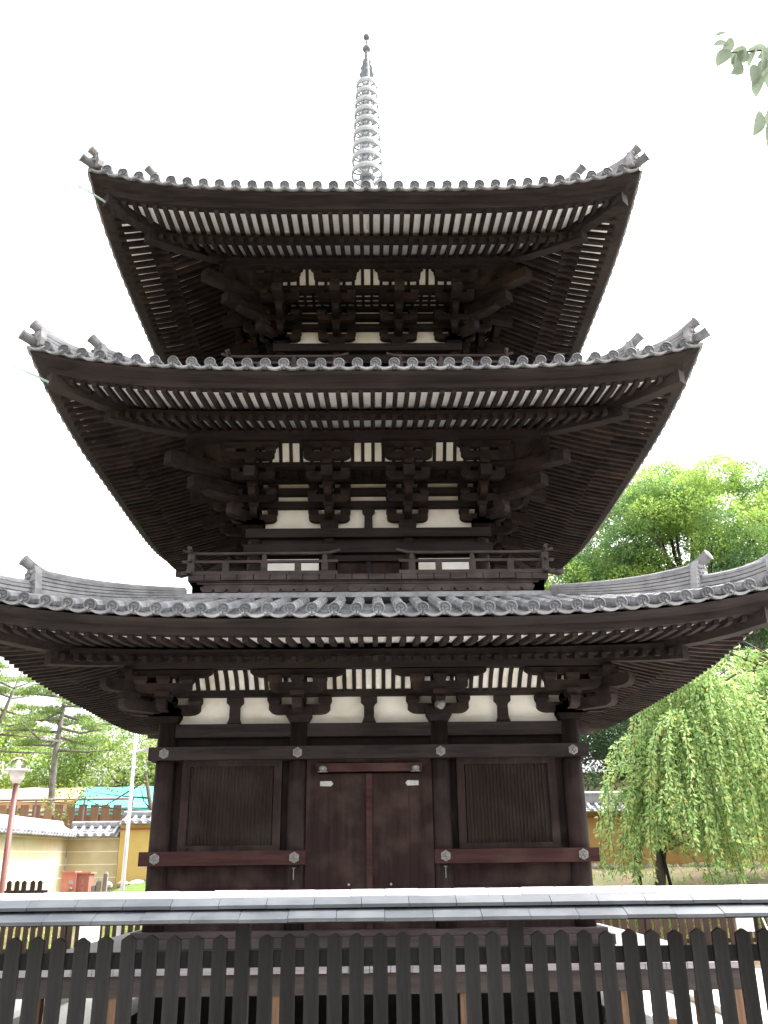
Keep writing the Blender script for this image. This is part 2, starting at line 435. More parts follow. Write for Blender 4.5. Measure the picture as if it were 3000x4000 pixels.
def mitesaki_corner(mb, w, s):
    for kk in (0, 1):
        def T(u, v, z, kk=kk):
            p = (w + u, -(w + v), z) if kk == 0 else (w + v, -(w + u), z)
            return p
        mitesaki(mb, T, s)
    def D(u, v, z): return (w + (v + u) / sqrt(2), -w + (-v + u) / sqrt(2), z)
    q2 = sqrt(2); st = .27
    arm_v(mb, D, 0, -.05, st*q2 + .10, .13*s, .12*s, .13); arm_v(mb, D, 0, -.05, 2*st*q2 + .14, .325*s, .13*s, .14)
    for z, v1, d in ((.60, 2*st*q2 + .36, .10), (.86, 3*st*q2 + .36, .10)):
        A = []
        for v in (-.05, v1):
            zc = z*s - d * (v + .05) * .9
            A.append([D(-.085, v, zc - .14*s), D(.085, v, zc - .14*s), D(.085, v, zc + .03), D(-.085, v, zc + .03)])
        mb.loft(A)
    for v, z in ((st*q2, .24), (2*st*q2, .44), (3*st*q2, .70)): block(mb, D, 0, v, z*s, .17, .085*s)
    A = [[D(-.08, v, z0), D(.08, v, z0), D(.08, v, z1), D(-.08, v, z1)] for v, z0, z1 in ((3*st*q2 - .14, .78*s, 1.02*s), (3*st*q2 + .06, .78*s, 1.02*s))]
    mb.loft(A)

def ringbeam(r0, r1, z0, z1, ext=0):
    """four straight timbers around the storey; ends may run past the corner"""
    mb = MB()
    if ext:
        mb.box(-(r1 + ext), r1 + ext, -r1, -r0, z0, z1)
        m = MB(); m.merge(mb)
        m.merge(mb.xf(lambda p: rot(p, 2)))
        b = MB(); b.box(-(r1 + ext) + 0, r1 + ext, -r1 + .003, -r0 + .003, z0 + .003, z1 - .003)
        # side timbers stop against the front ones
        c = MB(); c.box(-r0, r0, -r1, -r0, z0, z1)
        m.merge(c.xf(lambda p: rot(p, 1))); m.merge(c.xf(lambda p: rot(p, 3)))
        return m
    mb.prism([(-r1, -r1, z0), (r1, -r1, z0), (r0, -r0, z0), (-r0, -r0, z0)], [(-r1, -r1, z1), (r1, -r1, z1), (r0, -r0, z1), (-r0, -r0, z1)])
    return mb.four()

def around(o, n=4):
    for k in range(1, n): dup(o, o.parent, rz=k * pi / 2)

def columns(body, w, xin, z0, z1, rad):
    col = MB(); col.lathe([(rad*1.02, z0), (rad*1.02, z0 + (z1-z0)*.4), (rad*.97, z1)], 22)
    first = None
    for k in range(4):
        for x in (-w, -xin, xin):
            p = rot((x, -w, 0), k)
            if first is None: first = col.build('column', M['wood_v'], body, smooth=True, loc=p)
            else: dup(first, body, loc=p)

def boss(body, pts):
    """six-petalled metal nail cover facing the viewer"""
    mb = MB(); n = 6
    hexr = lambda r, y: [(r*cos(pi/6 + 2*pi*k/n), y, r*sin(pi/6 + 2*pi*k/n)) for k in range(n)]
    mb.loft([hexr(.062, 0), hexr(.060, -.008), hexr(.052, -.011)])
    for k in range(6):
        c = (.032*cos(2*pi*k/6), .032*sin(2*pi*k/6))
        mb.loft([[(c[0] + r*cos(t), y, c[1] + r*sin(t)) for t in [2*pi*j/8 for j in range(8)]] for r, y in ((.014, -.010), (.012, -.018), (.006, -.021))])
    mb.loft([[(r*cos(t), y, r*sin(t)) for t in [2*pi*j/10 for j in range(10)]] for r, y in ((.016, -.010), (.014, -.024), (.007, -.029))])
    f = None
    for p in pts:
        if f is None: f = mb.build('nail_cover', M['metal_pale'], body, loc=p)
        else: dup(f, body, loc=p)

# storey bodies ------------------------------------------------------
def storey_one(q):
    w = 2.42; xin = .843
    core = MB(); core.box(-w + .07, w - .07, -w + .07, w - .07, .3, 3.47)
    body = core.build('storey_body', M['wood_v'], pagoda); body['label'] = 'ground storey with double doors and slatted windows'
    columns(body, w, xin, 1.16, 3.47, .118)
    # plaster band with struts
    pl = MB(); pl.box(-w + .06, w - .06, -w + .06, w - .06, 3.465, 4.25); pl.build('plaster_panel', M['plaster'], body)
    mb = MB()
    for x in (-1.63, 0, 1.63):
        poly = [(-.085, 0), (-.062, .06), (-.060, .20), (-.075, .225), (-.10, .245), (-.10, .31), (.10, .31), (.10, .245), (.075, .225), (.060, .20), (.062, .06), (.085, 0)]
        mb.prism([(x + u, -w + .06, 3.47 + z) for u, z in poly], [(x + u, -w - .03, 3.47 + z) for u, z in poly])
        around(mb.build('strut', M['wood_h'], body)); mb = MB()
    ringbeam(w - .05, w + .055, 3.305, 3.462).build('head_beam', M['wood_h'], body)
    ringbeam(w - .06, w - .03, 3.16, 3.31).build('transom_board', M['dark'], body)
    ringbeam(w - .04, w + .175, 3.035, 3.182).build('long_beam', M['wood_h'], body)
    ringbeam(w - .02, w + .05, 3.785, 3.865).build('tie_beam', M['wood_h'], body)
    boss(body, [(x, -w - .176, 3.108) for x in (-2.41, -.843, .843, 2.41)] + [(x, -w - .206, 1.953) for x in (-2.42, -.85, .86, 2.42)])
    # waist rails with clear doorway
    mb = MB(); mb.box(-2.60, -.722, -w - .205, -w + .05, 1.878, 2.028); o = mb.build('waist_rail', M['wood_red'], body)
    mb = MB(); mb.box(.737, 2.60, -w - .205, -w + .05, 1.874, 2.024); mb.build('waist_rail', M['wood_red'], body)
    mb = MB(); mb.box(-2.38, 2.40, -w - .205, -w + .05, 1.878, 2.028)
    for k in (1, 2, 3): mb.xf(lambda p: rot(p, k)).build('waist_rail', M['wood_red'], body)
    # slatted windows
    for x0, x1 in ((-2.20, -1.03), (1.03, 2.20)):
        z0, z1 = 2.03, 3.035; mb = MB(); fw = .09; y0 = -w - .06
        def fr(xa, xb, za, zb):
            o4 = [(x0-.0, z0), (x1, z0), (x1, z1), (x0, z1)]
        O = [(x0, z0), (x1, z0), (x1, z1), (x0, z1)]; I = [(x0+fw, z0+.06), (x1-fw, z0+.06), (x1-fw, z1-.07), (x0+fw, z1-.07)]
        for k in range(4):
            j = (k+1) % 4; a_, b_, c_, d_ = O[k], O[j], I[j], I[k]
            mb.prism([(p[0], y0 - (.02 if n < 2 else 0), p[1]) for n, p in enumerate((a_, b_, c_, d_))], [(p[0], -w + .07, p[1]) for p in (a_, b_, c_, d_)])
        fo = mb.build('slatted_window', M['wood_v'], body); around(fo)
        sl = MB(); n = 24; xa, xb = x0 + fw, x1 - fw; p = (xb - xa) / n
        for k in range(n):
            xc = xa + (k + .5) * p; hwd = p * .34; dz = random.uniform(-.003, .003)
            zt, zb_ = z1 - .07, z0 + .06
            sl.prism([(xc, -w - .055 + dz, zb_), (xc + hwd, -w - .012, zb_), (xc - hwd, -w - .012, zb_)], [(xc, -w - .055 + dz, zt), (xc + hwd, -w - .012, zt), (xc - hwd, -w - .012, zt)])
        sl.box(xa, xb, -w - .02, -w + .04, z0 + .06, z1 - .07)
        around(sl.build('slat_grille', mats_slat, body))
        # boards beside and below
        bd = MB()
        xm = -.98 if x0 < 0 else .98
        for k in range(3):
            bd.box(x0 - .10 if x0 < 0 else x0 - .09, x1 + .09 if x0 < 0 else x1 + .10, -w - .0 - .004*k, -w + .06, 1.17 + k*.235, 1.40 + k*.235)
        around(bd.build('wainscot_board', M['wood_door'], body))
    # doorway
    mb = MB(); y0 = -w - .09
    O = [(-.735, 1.2), (-.735, 3.033), (.735, 3.033), (.735, 1.2)]; I = [(-.60, 1.2), (-.60, 2.905), (.60, 2.905), (.60, 1.2)]
    for k in range(3):
        a_, b_, c_, d_ = O[k], O[k+1], I[k+1], I[k]
        yy = [y0, y0, y0 + .07, y0 + .07]
        mb.prism([(p[0], yy[n], p[1]) for n, p in enumerate((a_, b_, c_, d_))], [(p[0], -w + .06, p[1]) for p in (a_, b_, c_, d_)])
    around(mb.build('door_frame', M['wood_door'], body))
    mb = MB(); mb.box(-.62, .62, -w - .105, -w - .02, 2.893, 2.985); mb.build('door_lintel', M['wood_red'], body)
    for s in (-1, 1):
        d = MB(); xa, xb = sorted((s * .018, s * .60)); d.box(xa, xb, -w - .012, -w + .05, 1.20, 2.875)
        xa, xb = sorted((s * .47, s * .60)); d.box(xa, xb, -w - .022, -w - .010, 1.20, 2.872)
        around(d.build('door_leaf', M['wood_door'], body))
        h = MB(); xa = s * .425; xb = s * .58
        poly = [(xb, 2.788), (xa + s*.025, 2.792), (xa, 2.762), (xa + s*.025, 2.732), (xb, 2.736)]
        h.prism([(x, -w - .034, z) for x, z in poly], [(x, -w - .02, z) for x, z in poly])
        h.build('hinge_plate', M['metal_white'], body)
        c = MB(); c.loft([[(s*.545 + r*cos(t), -w - .115 - y, 2.925 + .6*r*sin(t)*1.3) for t in [2*pi*k/10 for k in range(10)]] for r, y in ((.05, -.02), (.047, .02), (.025, .045))])
        c.box(s*.545 - .055, s*.545 + .055, -w - .135, -w - .1055, 2.884, 2.892)
        c.build('door_pivot_cap', M['metal_pale'], body)
        st = MB(); st.lathe([(.016, -.012), (.012, .012), (.004, .018)], 10); o = st.build('door_stud', M['metal_white'], body); o.location = (s*.24, -w - .016, 1.66); o.rotation_euler.x = pi/2
        kx = MB(); kx.tube([(s*.86, -w - .13, 1.84), (s*.86, -w - .125, 1.72)], .006, 6); kx.box(s*.86 - .018, s*.86 + .018, -w - .135, -w - .115, 1.838, 1.848); kx.build('iron_hook', M['metal_pale'], body)
    mb = MB(); mb.box(-.037, .030, -w - .045, -w - .011, 1.2, 2.872); mb.build('meeting_stile', M['wood_red'], body)
    # stepped sills on the veranda
    ringbeam(w - .1, w + .20, 1.14, 1.20, 0).build('ground_sill', M['wood_sill'], body)
    m = ringbeam(w - .1, w + .26, 1.035, 1.137); m.merge(ringbeam(w - .1, w + .25, .94, 1.03)); m.build('ground_sill', M['wood_sill'], body)
    # brackets with one step
    def one(mb, T, corner=False):
        block(mb, T, 0, 0, 0, .31, .165)
        arm_u(mb, T, 0, 0, .105, .37, .115, .11); three(mb, T, 0, .22, .37, .16, .09)
        arm_v(mb, T, 0, -.05, .40 + .10, .105, .12, .11); block(mb, T, 0, .40, .225, .17, .09)
        arm_u(mb, T, 0, .40, .305, .33, .11, .11); three(mb, T, .40, .405, .33, .16, .09)
        # long curved bolster right below the purlin
        h = .08; half = .56
        poly = [(half, h), (half, h*.6), (half*.93, h*.25), (half*.8, h*.0), (-half*.8, 0), (-half*.93, h*.25), (-half, h*.6), (-half, h)]
        mb.prism([T(u, .40 - .055, .485 + z) for u, z in poly], [T(u, .40 + .055, .485 + z) for u, z in poly])
        arm_v(mb, T, 0, -.05, .40, .30, .12, .10)
    inner = MB(); one(inner, lambda u, v, z: (u, -(w + v), z))
    f = None
    for k in range(4):
        for x in (-xin, xin):
            p = rot((x, 0, 3.47), k)
            if f is None: f = inner.build('bracket_set', M['wood_soffit'], body, loc=p)
            else: dup(f, body, loc=p, rz=k * pi / 2)
    cr = MB()
    for kk in (0, 1):
        one(cr, lambda u, v, z: (w + u, -(w + v), z) if kk == 0 else (w + v, -(w + u), z))
    def D(u, v, z): return (w + (v + u) / sqrt(2), -w + (-v + u) / sqrt(2), z)
    arm_v(cr, D, 0, -.05, .66, .105, .13, .14); arm_v(cr, D, 0, -.05, .92, .31, .14, .15); block(cr, D, 0, .56, .235, .19, .09); block(cr, D, 0, .60, .44, .2, .1)
    for k in range(4):
        if k == 0: f = cr.build('corner_bracket_set', M['wood_soffit'], body, loc=(0, 0, 3.47))
        else: dup(f, body, rz=k * pi / 2)
    nose = MB(); nose.tube([(.80, -w - .48, 3.60), (.83, -w - .62, 3.57), (.87, -w - .66, 3.60)], [.035, .05, .02], 8); nose.tube([(.80, -w - .6, 3.6), (.78, -w - .65, 3.55)], [.03, .01], 6)
    nose.build('carved_nose', M['metal_pale'], body)
    cove(q, body, [(w + .36, q['pz'] + .02), (w + .06, 3.87)], .1185)
    return body

def cove(q, body, pr, pitch):
    """white curved soffit with dark ribs between wall and purlin"""
    (ra, za), (rb, zb) = pr
    pts = []
    for k in range(6):
        t = k / 5; pts.append((ra + (rb - ra) * t, za + (zb - za) * (t ** 1.5)))
    up = [(r, z + .02) for r, z in pts[::-1]]; full = pts + up; xc = q['w'] + .02
    pm = MB(); pm.loft([[(x, -r, z) for r, z in full] for x in (-xc, xc)]); pm.four().build('cove_panel', M['plaster'], body)
    for sg in (-1, 1):
        cm = MB(); cm.loft([[(sg*xc, -r, z) for r, z in full], [(sg*r, -r, z) for r, z in full]]); around(cm.build('cove_corner', M['wood_soffit'], body))
    rib = MB(); n = int(ra / pitch)
    for j in range(-n, n + 1):
        x = (j + .5) * pitch
        if abs(x) > rb: continue
        rib.loft([[(x - .024, -r, z - .035), (x + .024, -r, z - .035), (x + .024, -r, z + .004), (x - .024, -r, z + .004)] for r, z in pts])
    rib.four().build('cove_ribs', M['wood_soffit'], body)

def upper_storey(q, w, xin, zd, s, strut, rb, zrail, gap, zfloor, name):
    """zd: top of the plate below the brackets; rb: balcony reach"""
    core = MB(); core.box(-w + .05, w - .05, -w + .05, w - .05, zfloor - .35, zd - .05)
    body = core.build('storey_body', M['wood_v'], pagoda); body['label'] = name
    columns(body, w, xin, zfloor, zd - .14, .10)
    pl = MB(); pl.box(-w + .06, w - .06, -w + .06, w - .06, zd - .05, zd + 1.2*s); pl.build('plaster_panel', M['plaster'], body)
    ringbeam(w - .12, w + .125, zd - .13, zd, 0).build('bracket_plate', M['wood_h'], body)
    ringbeam(w - .09, w + .03, zd - .225, zd - .133).build('head_beam', M['wood_h'], body)
    ringbeam(w - .04, w + .14, zd - .365, zd - .235).build('long_beam', M['wood_h'], body)
    for z0, z1 in ((.345, .440), (.545, .645), (.745, .90)):
        ringbeam(w - .08, w + .05, zd + z0*s, zd + z1*s).build('tie_beam', M['wood_h'], body)
    ringbeam(w + .48, w + .60, zd + .73*s, zd + .80*s).build('step_beam', M['wood_h'], body)
    # lattice soffit between wall and step beam
    lat = MB()
    b = MB(); b.prism([(-w-.5, -w-.5, zd + .80*s), (w+.5, -w-.5, zd + .80*s), (w, -w, zd + .80*s), (-w, -w, zd + .80*s)], [(-w-.5, -w-.5, zd + .82*s), (w+.5, -w-.5, zd + .82*s), (w, -w, zd + .82*s), (-w, -w, zd + .82*s)])
    b.four().build('soffit_panel', M['plaster'], body)
    n = int((w + .5) / .13)
    for j in range(-n, n):
        x = (j + .5) * .13; r0 = max(w + .05, abs(x)); 
        if r0 < w + .48: lat.box(x - .02, x + .02, -w - .485, -r0, zd + .755*s, zd + .799*s)
    for v in (.16, .28, .40): lat.box(-w - v, w + v, -w - v - .018, -w - v + .018, zd + .757*s, zd + .797*s)
    lat.four().build('soffit_lattice', M['wood_soffit'], body)
    cove(q, body, [(w + .79, q['pz'] + .06), (w + .57, zd + .80*s)], .1415)
    if strut:
        mb = MB(); poly = [(-.075, 0), (-.058, .05), (-.056, .25), (-.09, .29), (-.09, .345), (.09, .345), (.09, .29), (.056, .25), (.058, .05), (.075, 0)]
        mb.prism([(u, -w + .06, zd + z*s) for u, z in poly], [(u, -w - .03, zd + z*s) for u, z in poly]); around(mb.build('strut', M['wood_h'], body))
    # side bay plaster and centre doors
    for sx in (-1, 1):
        xa, xb = sorted((sx * (xin + .14), sx * (w - .13)))
        mb = MB(); mb.box(xa, xb, -w - .02, -w + .05, zfloor + .04, zd - .42); around(mb.build('wall_panel', M['plaster'], body))
    mb = MB()
    for xa, xb in ((-xin + .12, -.012), (.012, xin - .12)): mb.box(xa, xb, -w - .02, -w + .05, zfloor + .02, zd - .42)
    around(mb.build('door_leaf', M['wood_door'], body))
    mb = MB(); mb.box(-xin - .10, xin + .10, -w - .07, -w + .02, zd - .47, zd - .375); mb.box(-.03, .03, -w - .05, -w, zfloor, zd - .47)
    around(mb.build('door_frame', M['wood_h'], body))
    # brackets
    inner = MB(); mitesaki(inner, lambda u, v, z: (u, -(w + v), z), s); f = None
    for k in range(4):
        for x in (-xin, xin):
            p = rot((x, 0, zd), k)
            if f is None: f = inner.build('bracket_set', M['wood_soffit'], body, loc=p)
            else: dup(f, body, loc=p, rz=k * pi / 2)
    cr = MB(); mitesaki_corner(cr, w, s)
    for k in range(4):
        if k == 0: f = cr.build('corner_bracket_set', M['wood_soffit'], body, loc=(0, 0, zd))
        else: dup(f, body, rz=k * pi / 2)
    # balcony with railing
    mb = MB()
    n = int(2 * rb / .21); pw = 2 * rb / n
    mb.prism([(-rb + .03, -rb + .03, zfloor - .09), (rb - .03, -rb + .03, zfloor - .09), (0, 0, zfloor - .09)], [(-rb + .03, -rb + .03, zfloor - .005), (rb - .03, -rb + .03, zfloor - .005), (0, 0, zfloor - .005)])
    for k in range(n):
        x = -rb + k * pw; j = random.uniform(-.004, .004)
        mb.box(x + .006, x + pw - .006, -rb - j, -rb + .2, zfloor - .075 + j, zfloor)
    fl = mb.four()
    e = MB(); e.box(-rb + .045, rb - .045, -rb + .045, -rb + .12, zfloor - .118, zfloor - .09); e.box(-rb + .055, rb - .055, -rb + .055, -rb + .2, zfloor - .42, zfloor - .12)
    k = 0; x = -rb + .25
    while x < rb - .2:
        poly = [(-.085, .07), (.085, .07), (.085, .045), (.055, 0), (-.055, 0), (-.085, .045)]
        if abs(x) > .12: e.prism([(x + u, -rb + .06, zfloor - .225 + z) for u, z in poly], [(x + u, -rb + .03, zfloor - .225 + z) for u, z in poly])
        x += .17 if k % 5 != 3 else .36; k += 1
    fl.merge(e.four())
    bal = fl.build('balcony', M['wood_bal'], body)
    rl = MB(); e0 = rb + .09
    segs = [(-e0, -gap), (gap, e0)]
    for xa, xb in segs:
        out = -1 if xa < 0 else 1
        # top rail with upturned ends
        pts = []
        for k in range(15):
            t = k / 14; x = xa + (xb - xa) * t
            up = .045 * max(0, 1 - (x - xa) / .22) ** 2 + .045 * max(0, 1 - (xb - x) / .22) ** 2
            pts.append((x, -rb + .03, zrail + up - .02))
        rl.tube(pts, .021, 8)
        xi, xo = (xa, xb - .03) if xa < 0 else (xa + .03, xb)
        rl.box(xi, xo, -rb + .012, -rb + .048, zrail - .15, zrail - .115)
        rl.box(xi, xo, -rb - .005, -rb + .06, zfloor + .0, zfloor + .048)
    for k, x in enumerate((rb - .03, rb - .48, rb - .98, rb - 1.42, gap + .2)):
        for sx in (-1, 1):
            if k == 0: continue
            if gap + .1 < x:
                rl.box(sx*x - .042, sx*x + .042, -rb + .008, -rb + .052, zfloor + .048, zrail - .15)
                if k in (2, 4): rl.prism([(sx*x + u, -rb + .01, z) for u, z in ((-.03, zrail - .115), (.03, zrail - .115), (.03, zrail - .06), (.012, zrail - .035), (-.012, zrail - .035), (-.03, zrail - .06))], [(sx*x + u, -rb + .05, z) for u, z in ((-.03, zrail - .115), (.03, zrail - .115), (.03, zrail - .06), (.012, zrail - .035), (-.012, zrail - .035), (-.03, zrail - .06))])
    rl.box(rb - .075, rb + .015, -rb + -.015, -rb + .075, zfloor, zrail - .04)
    rl.tube([(rb - .03, -rb + .03, zrail - .06), (rb - .0, -rb - .02, zrail + .08)], [.022, .02], 8)
    around(rl.build('railing', M['wood_bal'], body))
    return body

mats_slat = mat('slat_timber', (.030, .021, .018), (.044, .033, .029), (3, 3, 1.0), .8, c3=(.055, .044, .038), s3=2, spec=.1)
M['metal_white'] = mat('whitened_plate', (.28, .28, .26), (.42, .41, .39), (40, 40, 40), .6)
M['wood_bal'] = mat('balcony_timber', (.040, .032, .031), (.078, .064, .061), (2, 16, 16), .75, bump=.25, c3=(.10, .082, .077), s3=3, spec=.10)

for i, q in enumerate(ROOFS):
    rf, xs = roof(i, q); roof_edges(i, q, rf, xs)
storey_one(ROOFS[0])
upper_storey(ROOFS[1], 1.59, .554, 6.255, 1.0, True, 2.34, 5.70, .37, 5.385, 'middle storey with balcony and bracket sets')
upper_storey(ROOFS[2], 1.345, .486, 9.418, .92, False, 2.06, 8.86, .28, 8.54, 'top storey with balcony and bracket sets')

# veranda around the ground storey
def veranda():
    R_ = 3.72; zt = .945
    mb = MB(); n = 36
    for k in range(n):
        xa = -R_ + 2*R_*k/n; dz = random.uniform(-.003, .003)
        mb.box(xa + .003, xa + 2*R_/n - .003, -R_, -2.6, zt - .055 + dz, zt + dz)
    c = MB()
    for k in range(18):
        ya = -2.598 + 5.196*k/18; c.box(-R_, -2.6, ya + .003, ya + 5.196/18 - .003, zt - .055, zt)
    m = MB(); m.merge(mb); m.merge(mb.xf(lambda p: rot(p, 2))); m.merge(c); m.merge(c.xf(lambda p: rot(p, 2)))
    v = m.build('veranda', M['veranda'], pagoda)
    ringbeam(R_ - .20, R_ - .05, .70, .885).build('edge_beam', M['veranda_beam'], v)
    ringbeam(2.40, 2.5, .0, .89).build('base_wall', M['dark'], v)  # shade under the veranda is put into this wall's dark colour
    f = None
    for k in range(4):
        for x in (-3.62, -2.5, -.93, .94, 2.5):
            p = rot((x, -R_ + .13, 0), k)
            if f is None:
                b = MB(); b.box(-.06, .06, -.06, .06, .02, .70); b.box(-.13, .13, -.13, .13, -.05, .08); f = b.build('veranda_post', M['post_wood'], v, loc=p)
            else: dup(f, v, loc=p)
M['veranda_beam'] = mat('veranda_beam_timber', (.026, .0205, .019), (.046, .037, .034), (2, 16, 16), .8, bump=.2)
M['post_wood'] = mat('veranda_post_timber', (.06, .038, .028), (.16, .09, .05), (18, 18, 1.2), .8, bump=.2)
veranda()

# spire
def spire():
    mb = MB()
    mb.box(-.42, .42, -.42, .42, 12.25, 12.68); mb.box(-.48, .48, -.48, .48, 12.68, 12.75)
    mb.lathe([(.40, 12.75), (.39, 12.9), (.32, 13.05), (.18, 13.14), (.16, 13.2), (.36, 13.32), (.37, 13.36), (.20, 13.45), (.13, 13.8), (.085, 13.95), (.075, 16.3), (.045, 17.1), (.02, 17.6)], 24)
    sp = mb.build('spire', M['bronze_mid'], pagoda, smooth=False); sp['label'] = 'tall bronze ringed spire on the top roof'
    zs = [14.08, 14.40, 14.69, 14.99, 15.27, 15.54, 15.79, 16.04, 16.29]
    for k, z in enumerate(zs):
        R_ = .30 - .0115 * k; b = MB(); n = 28
        b.loft([[(r*cos(2*pi*j/n), r*sin(2*pi*j/n), z + dz) for j in range(n)] for r, dz in ((R_, -.055), (R_ + .010, 0), (R_, .055), (R_ - .03, .05), (R_ - .03, -.05), (R_, -.055))], cap=False)
        b.lathe([(.10, z - .10), (.15 - .004*k, z - .09), (.12 - .003*k, z + .03), (.085, z + .06)], 18)
        for j in range(8):
            a_ = 2*pi*j/8 + .2
            b.tube([(.09*cos(a_), .09*sin(a_), z - .02), (.2*cos(a_), .2*sin(a_), z - .035), ((R_-.02)*cos(a_), (R_-.02)*sin(a_), z)], [.024, .016, .022], 6)
        b.build('spire_ring', M['bronze'], sp)
    fl = MB()
    for k in range(4):
        a_ = k*pi/2 + pi/4 * 0
        out = [(.04, 16.42), (.15, 16.44), (.125, 16.52), (.15, 16.62), (.11, 16.70), (.125, 16.80), (.08, 16.88), (.09, 16.96), (.05, 17.04), (.04, 17.12), (.012, 17.2), (.012, 16.42)]
        ca, sa = cos(a_), sin(a_)
        fl.prism([(r*ca - .008*sa, r*sa + .008*ca, z) for r, z in out], [(r*ca + .008*sa, r*sa - .008*ca, z) for r, z in out])
    fl.build('flame_finial', M['bronze_mid'], sp)
    for z, r in ((17.31, .085), (17.64, .07)):
        b = MB(); b.lathe([(max(.004, r*sin(t)), z - r*cos(t) * 1.05 + (.05 * max(0, (t - 2.6)))) for t in [pi*j/14 for j in range(15)]], 18); b.build('finial_ball', M['bronze_dark'], sp, smooth=True)
M['bronze_dark'] = mat('dark_bronze', (.10, .12, .12), (.18, .20, .20), (8, 8, 8), .5, spec=.4)
spire()

# ------------------------------------------------------------------ foreground fence with its little tiled roof
def fence_front():
    f = tag(empty('picket_fence', (0, -7.8, 0)), 'black wooden picket fence under a small tiled roof in the foreground', 'fence')
    y = 0.0; pt = .1295; x0 = -.691 - 6 * pt * 3
    # ridge tiles
    cap = MB(); x = -6.187; k = 0
    while x < 6.2:
        n = 12; L_ = .197; j = random.uniform(-.002, .002)
        rings = []
        for xx, r in ((x, .050), (x + .004, .054), (x + L_ - .012, .054), (x + L_ + .006, .0505)):
            rings.append([(xx, y + r*1.05*cos(t), 1.680 + j + r*.9*sin(t)) for t in [pi*m/n for m in range(n + 1)]])
        cap.loft(rings); x += L_; k += 1
    cap.build('ridge_tiles', M['fence_cap'], f)
    for s in (-1, 1):
        sl = MB()
        for row, (ya, za, yb, zb) in enumerate(((.03, 1.702, .130, 1.654), (.095, 1.634, .235, 1.588))):
            x = -6.18 + .13 * row
            while x < 6.2:
                w = .268; j = random.uniform(-.0015, .0015); sk = -.0
                P = [(x + .0015, s*ya, za + j), (x + w - .0015, s*ya, za + j), (x + w - .0015, s*yb, zb + j), (x + .0015, s*yb, zb + j)]
                sl.prism([(p[0], p[1], p[2] - .018) for p in P], P); x += w
        sl.build('roof_tiles', M['fence_tile'], f)
    b = MB(); b.box(-6.2, 6.2, -.16, .16, 1.560, 1.578); b.box(-6.2, 6.2, -.03, .03, 1.578, 1.66); b.build('roof_board', M['fence_wood'], f)
    r = MB(); r.box(-6.2, 6.2, .022, .062, 1.327, 1.411); r.build('rail', M['fence_wood'], f)
    r = MB(); r.box(-6.2, 6.2, .022, .062, .42, .50); r.build('rail', M['fence_wood'], f)
    post = MB(); post.box(-.040, .040, -.022, .06, 0, 1.57)
    # pickets with pointed heads; every twelfth place holds a post
    pk = MB(); w = .0415; h = 1.497
    A = [(-w, .12), (w, .12), (w, h - .024), (w*.12, h), (-w*.12, h), (-w, h - .024)]
    pk.prism([(u, -.004, z) for u, z in A], [(u, .021, z) for u, z in A])
    pf = qf = None
    for i in range(-42, 53):
        x = -.691 + i * pt
        if i % 12 == 0:
            if qf is None: qf = post.build('post', M['fence_wood'], f, loc=(x, y, 0))
            else: dup(qf, f, loc=(x, y, 0))
        else:
            p = (x + random.uniform(-.004, .004), y + random.uniform(-.002, .002), random.uniform(-.006, .006))
            if pf is None: pf = pk.build('picket', M['fence_wood'], f, loc=p)
            else: dup(pf, f, loc=p); 
fence_front()

# ------------------------------------------------------------------ ground
def smooth(t): t = min(1, max(0, t)); return t*t*(3 - 2*t)
def zt(x, y):
    r = smooth((x + 3) / 6)
    top = 1.22 + .50 * r
    z = top * smooth((y - 5.2) / 8.2)
    z += .45 * smooth((y - 15) / 4) * (1) + max(0, min(y, 60) - 20) * .05
    return z
def ground():
    mb = MB(); xs = list(np.concatenate([[-400, -150, -70, -40], np.linspace(-26, 26, 79), [40, 70, 150, 400]]))
    ys = list(np.concatenate([[-400, -120, -50, -25], np.linspace(-16, 26, 64), [32, 40, 60, 120, 400]]))
    for yy in ys:
        for xx in xs:
            n = .03*sin(xx*1.7 + yy*.9) * smooth((yy - 5.2) / 3) if abs(xx) < 30 else 0
            mb.v.append((xx, yy, zt(xx, yy) + n))
    W = len(xs)
    for j in range(len(ys) - 1):
        for i in range(W - 1): mb.f.append((j*W + i, j*W + i + 1, (j+1)*W + i + 1, (j+1)*W + i))
    o = mb.build('ground', M['earth'], smooth=True); o['kind'] = 'structure'
M['earth'] = mat('earth_with_moss', (.085, .062, .038), (.135, .10, .064), (2.5, 2.5, 2.5), .95, bump=.4, c3=(.06, .09, .025), s3=1.1)
M['gravel'] = mat('pale_gravel', (.46, .44, .40), (.66, .64, .60), (38, 38, 38), .95, bump=.6)
ground()
g = MB(); g.box(-9.5, 9.5, -12, 5.0, -.02, .012); o = g.build('gravel_yard', M['gravel']); o['kind'] = 'structure'
M['stone'] = mat('cut_stone', (.36, .35, .33), (.55, .53, .50), (6, 6, 6), .9, bump=.3)
def kerb(nm, R0, R1, z1, lab):
    mb = MB(); n = 8
    for k in range(n):
        xa = -R1 + 2*R1*k/n; xb = xa + 2*R1/n
        a0 = max(-R0, min(R0, xa)); b0 = max(-R0, min(R0, xb))
        mb.prism([(xa + .004, -R1, 0), (xb - .004, -R1, 0), (b0, -R0, 0), (a0, -R0, 0)], [(xa + .004, -R1, z1), (xb - .004, -R1, z1), (b0, -R0, z1), (a0, -R0, z1)])
    tag(mb.four().build(nm, M['stone']), lab, 'kerb')
kerb('stone_kerb', 2.9, 3.25, .20, 'low cut stone kerb under the pagoda veranda')
kerb('drain_kerb', 4.55, 4.75, .10, 'narrow outer stone drain kerb around the pagoda')

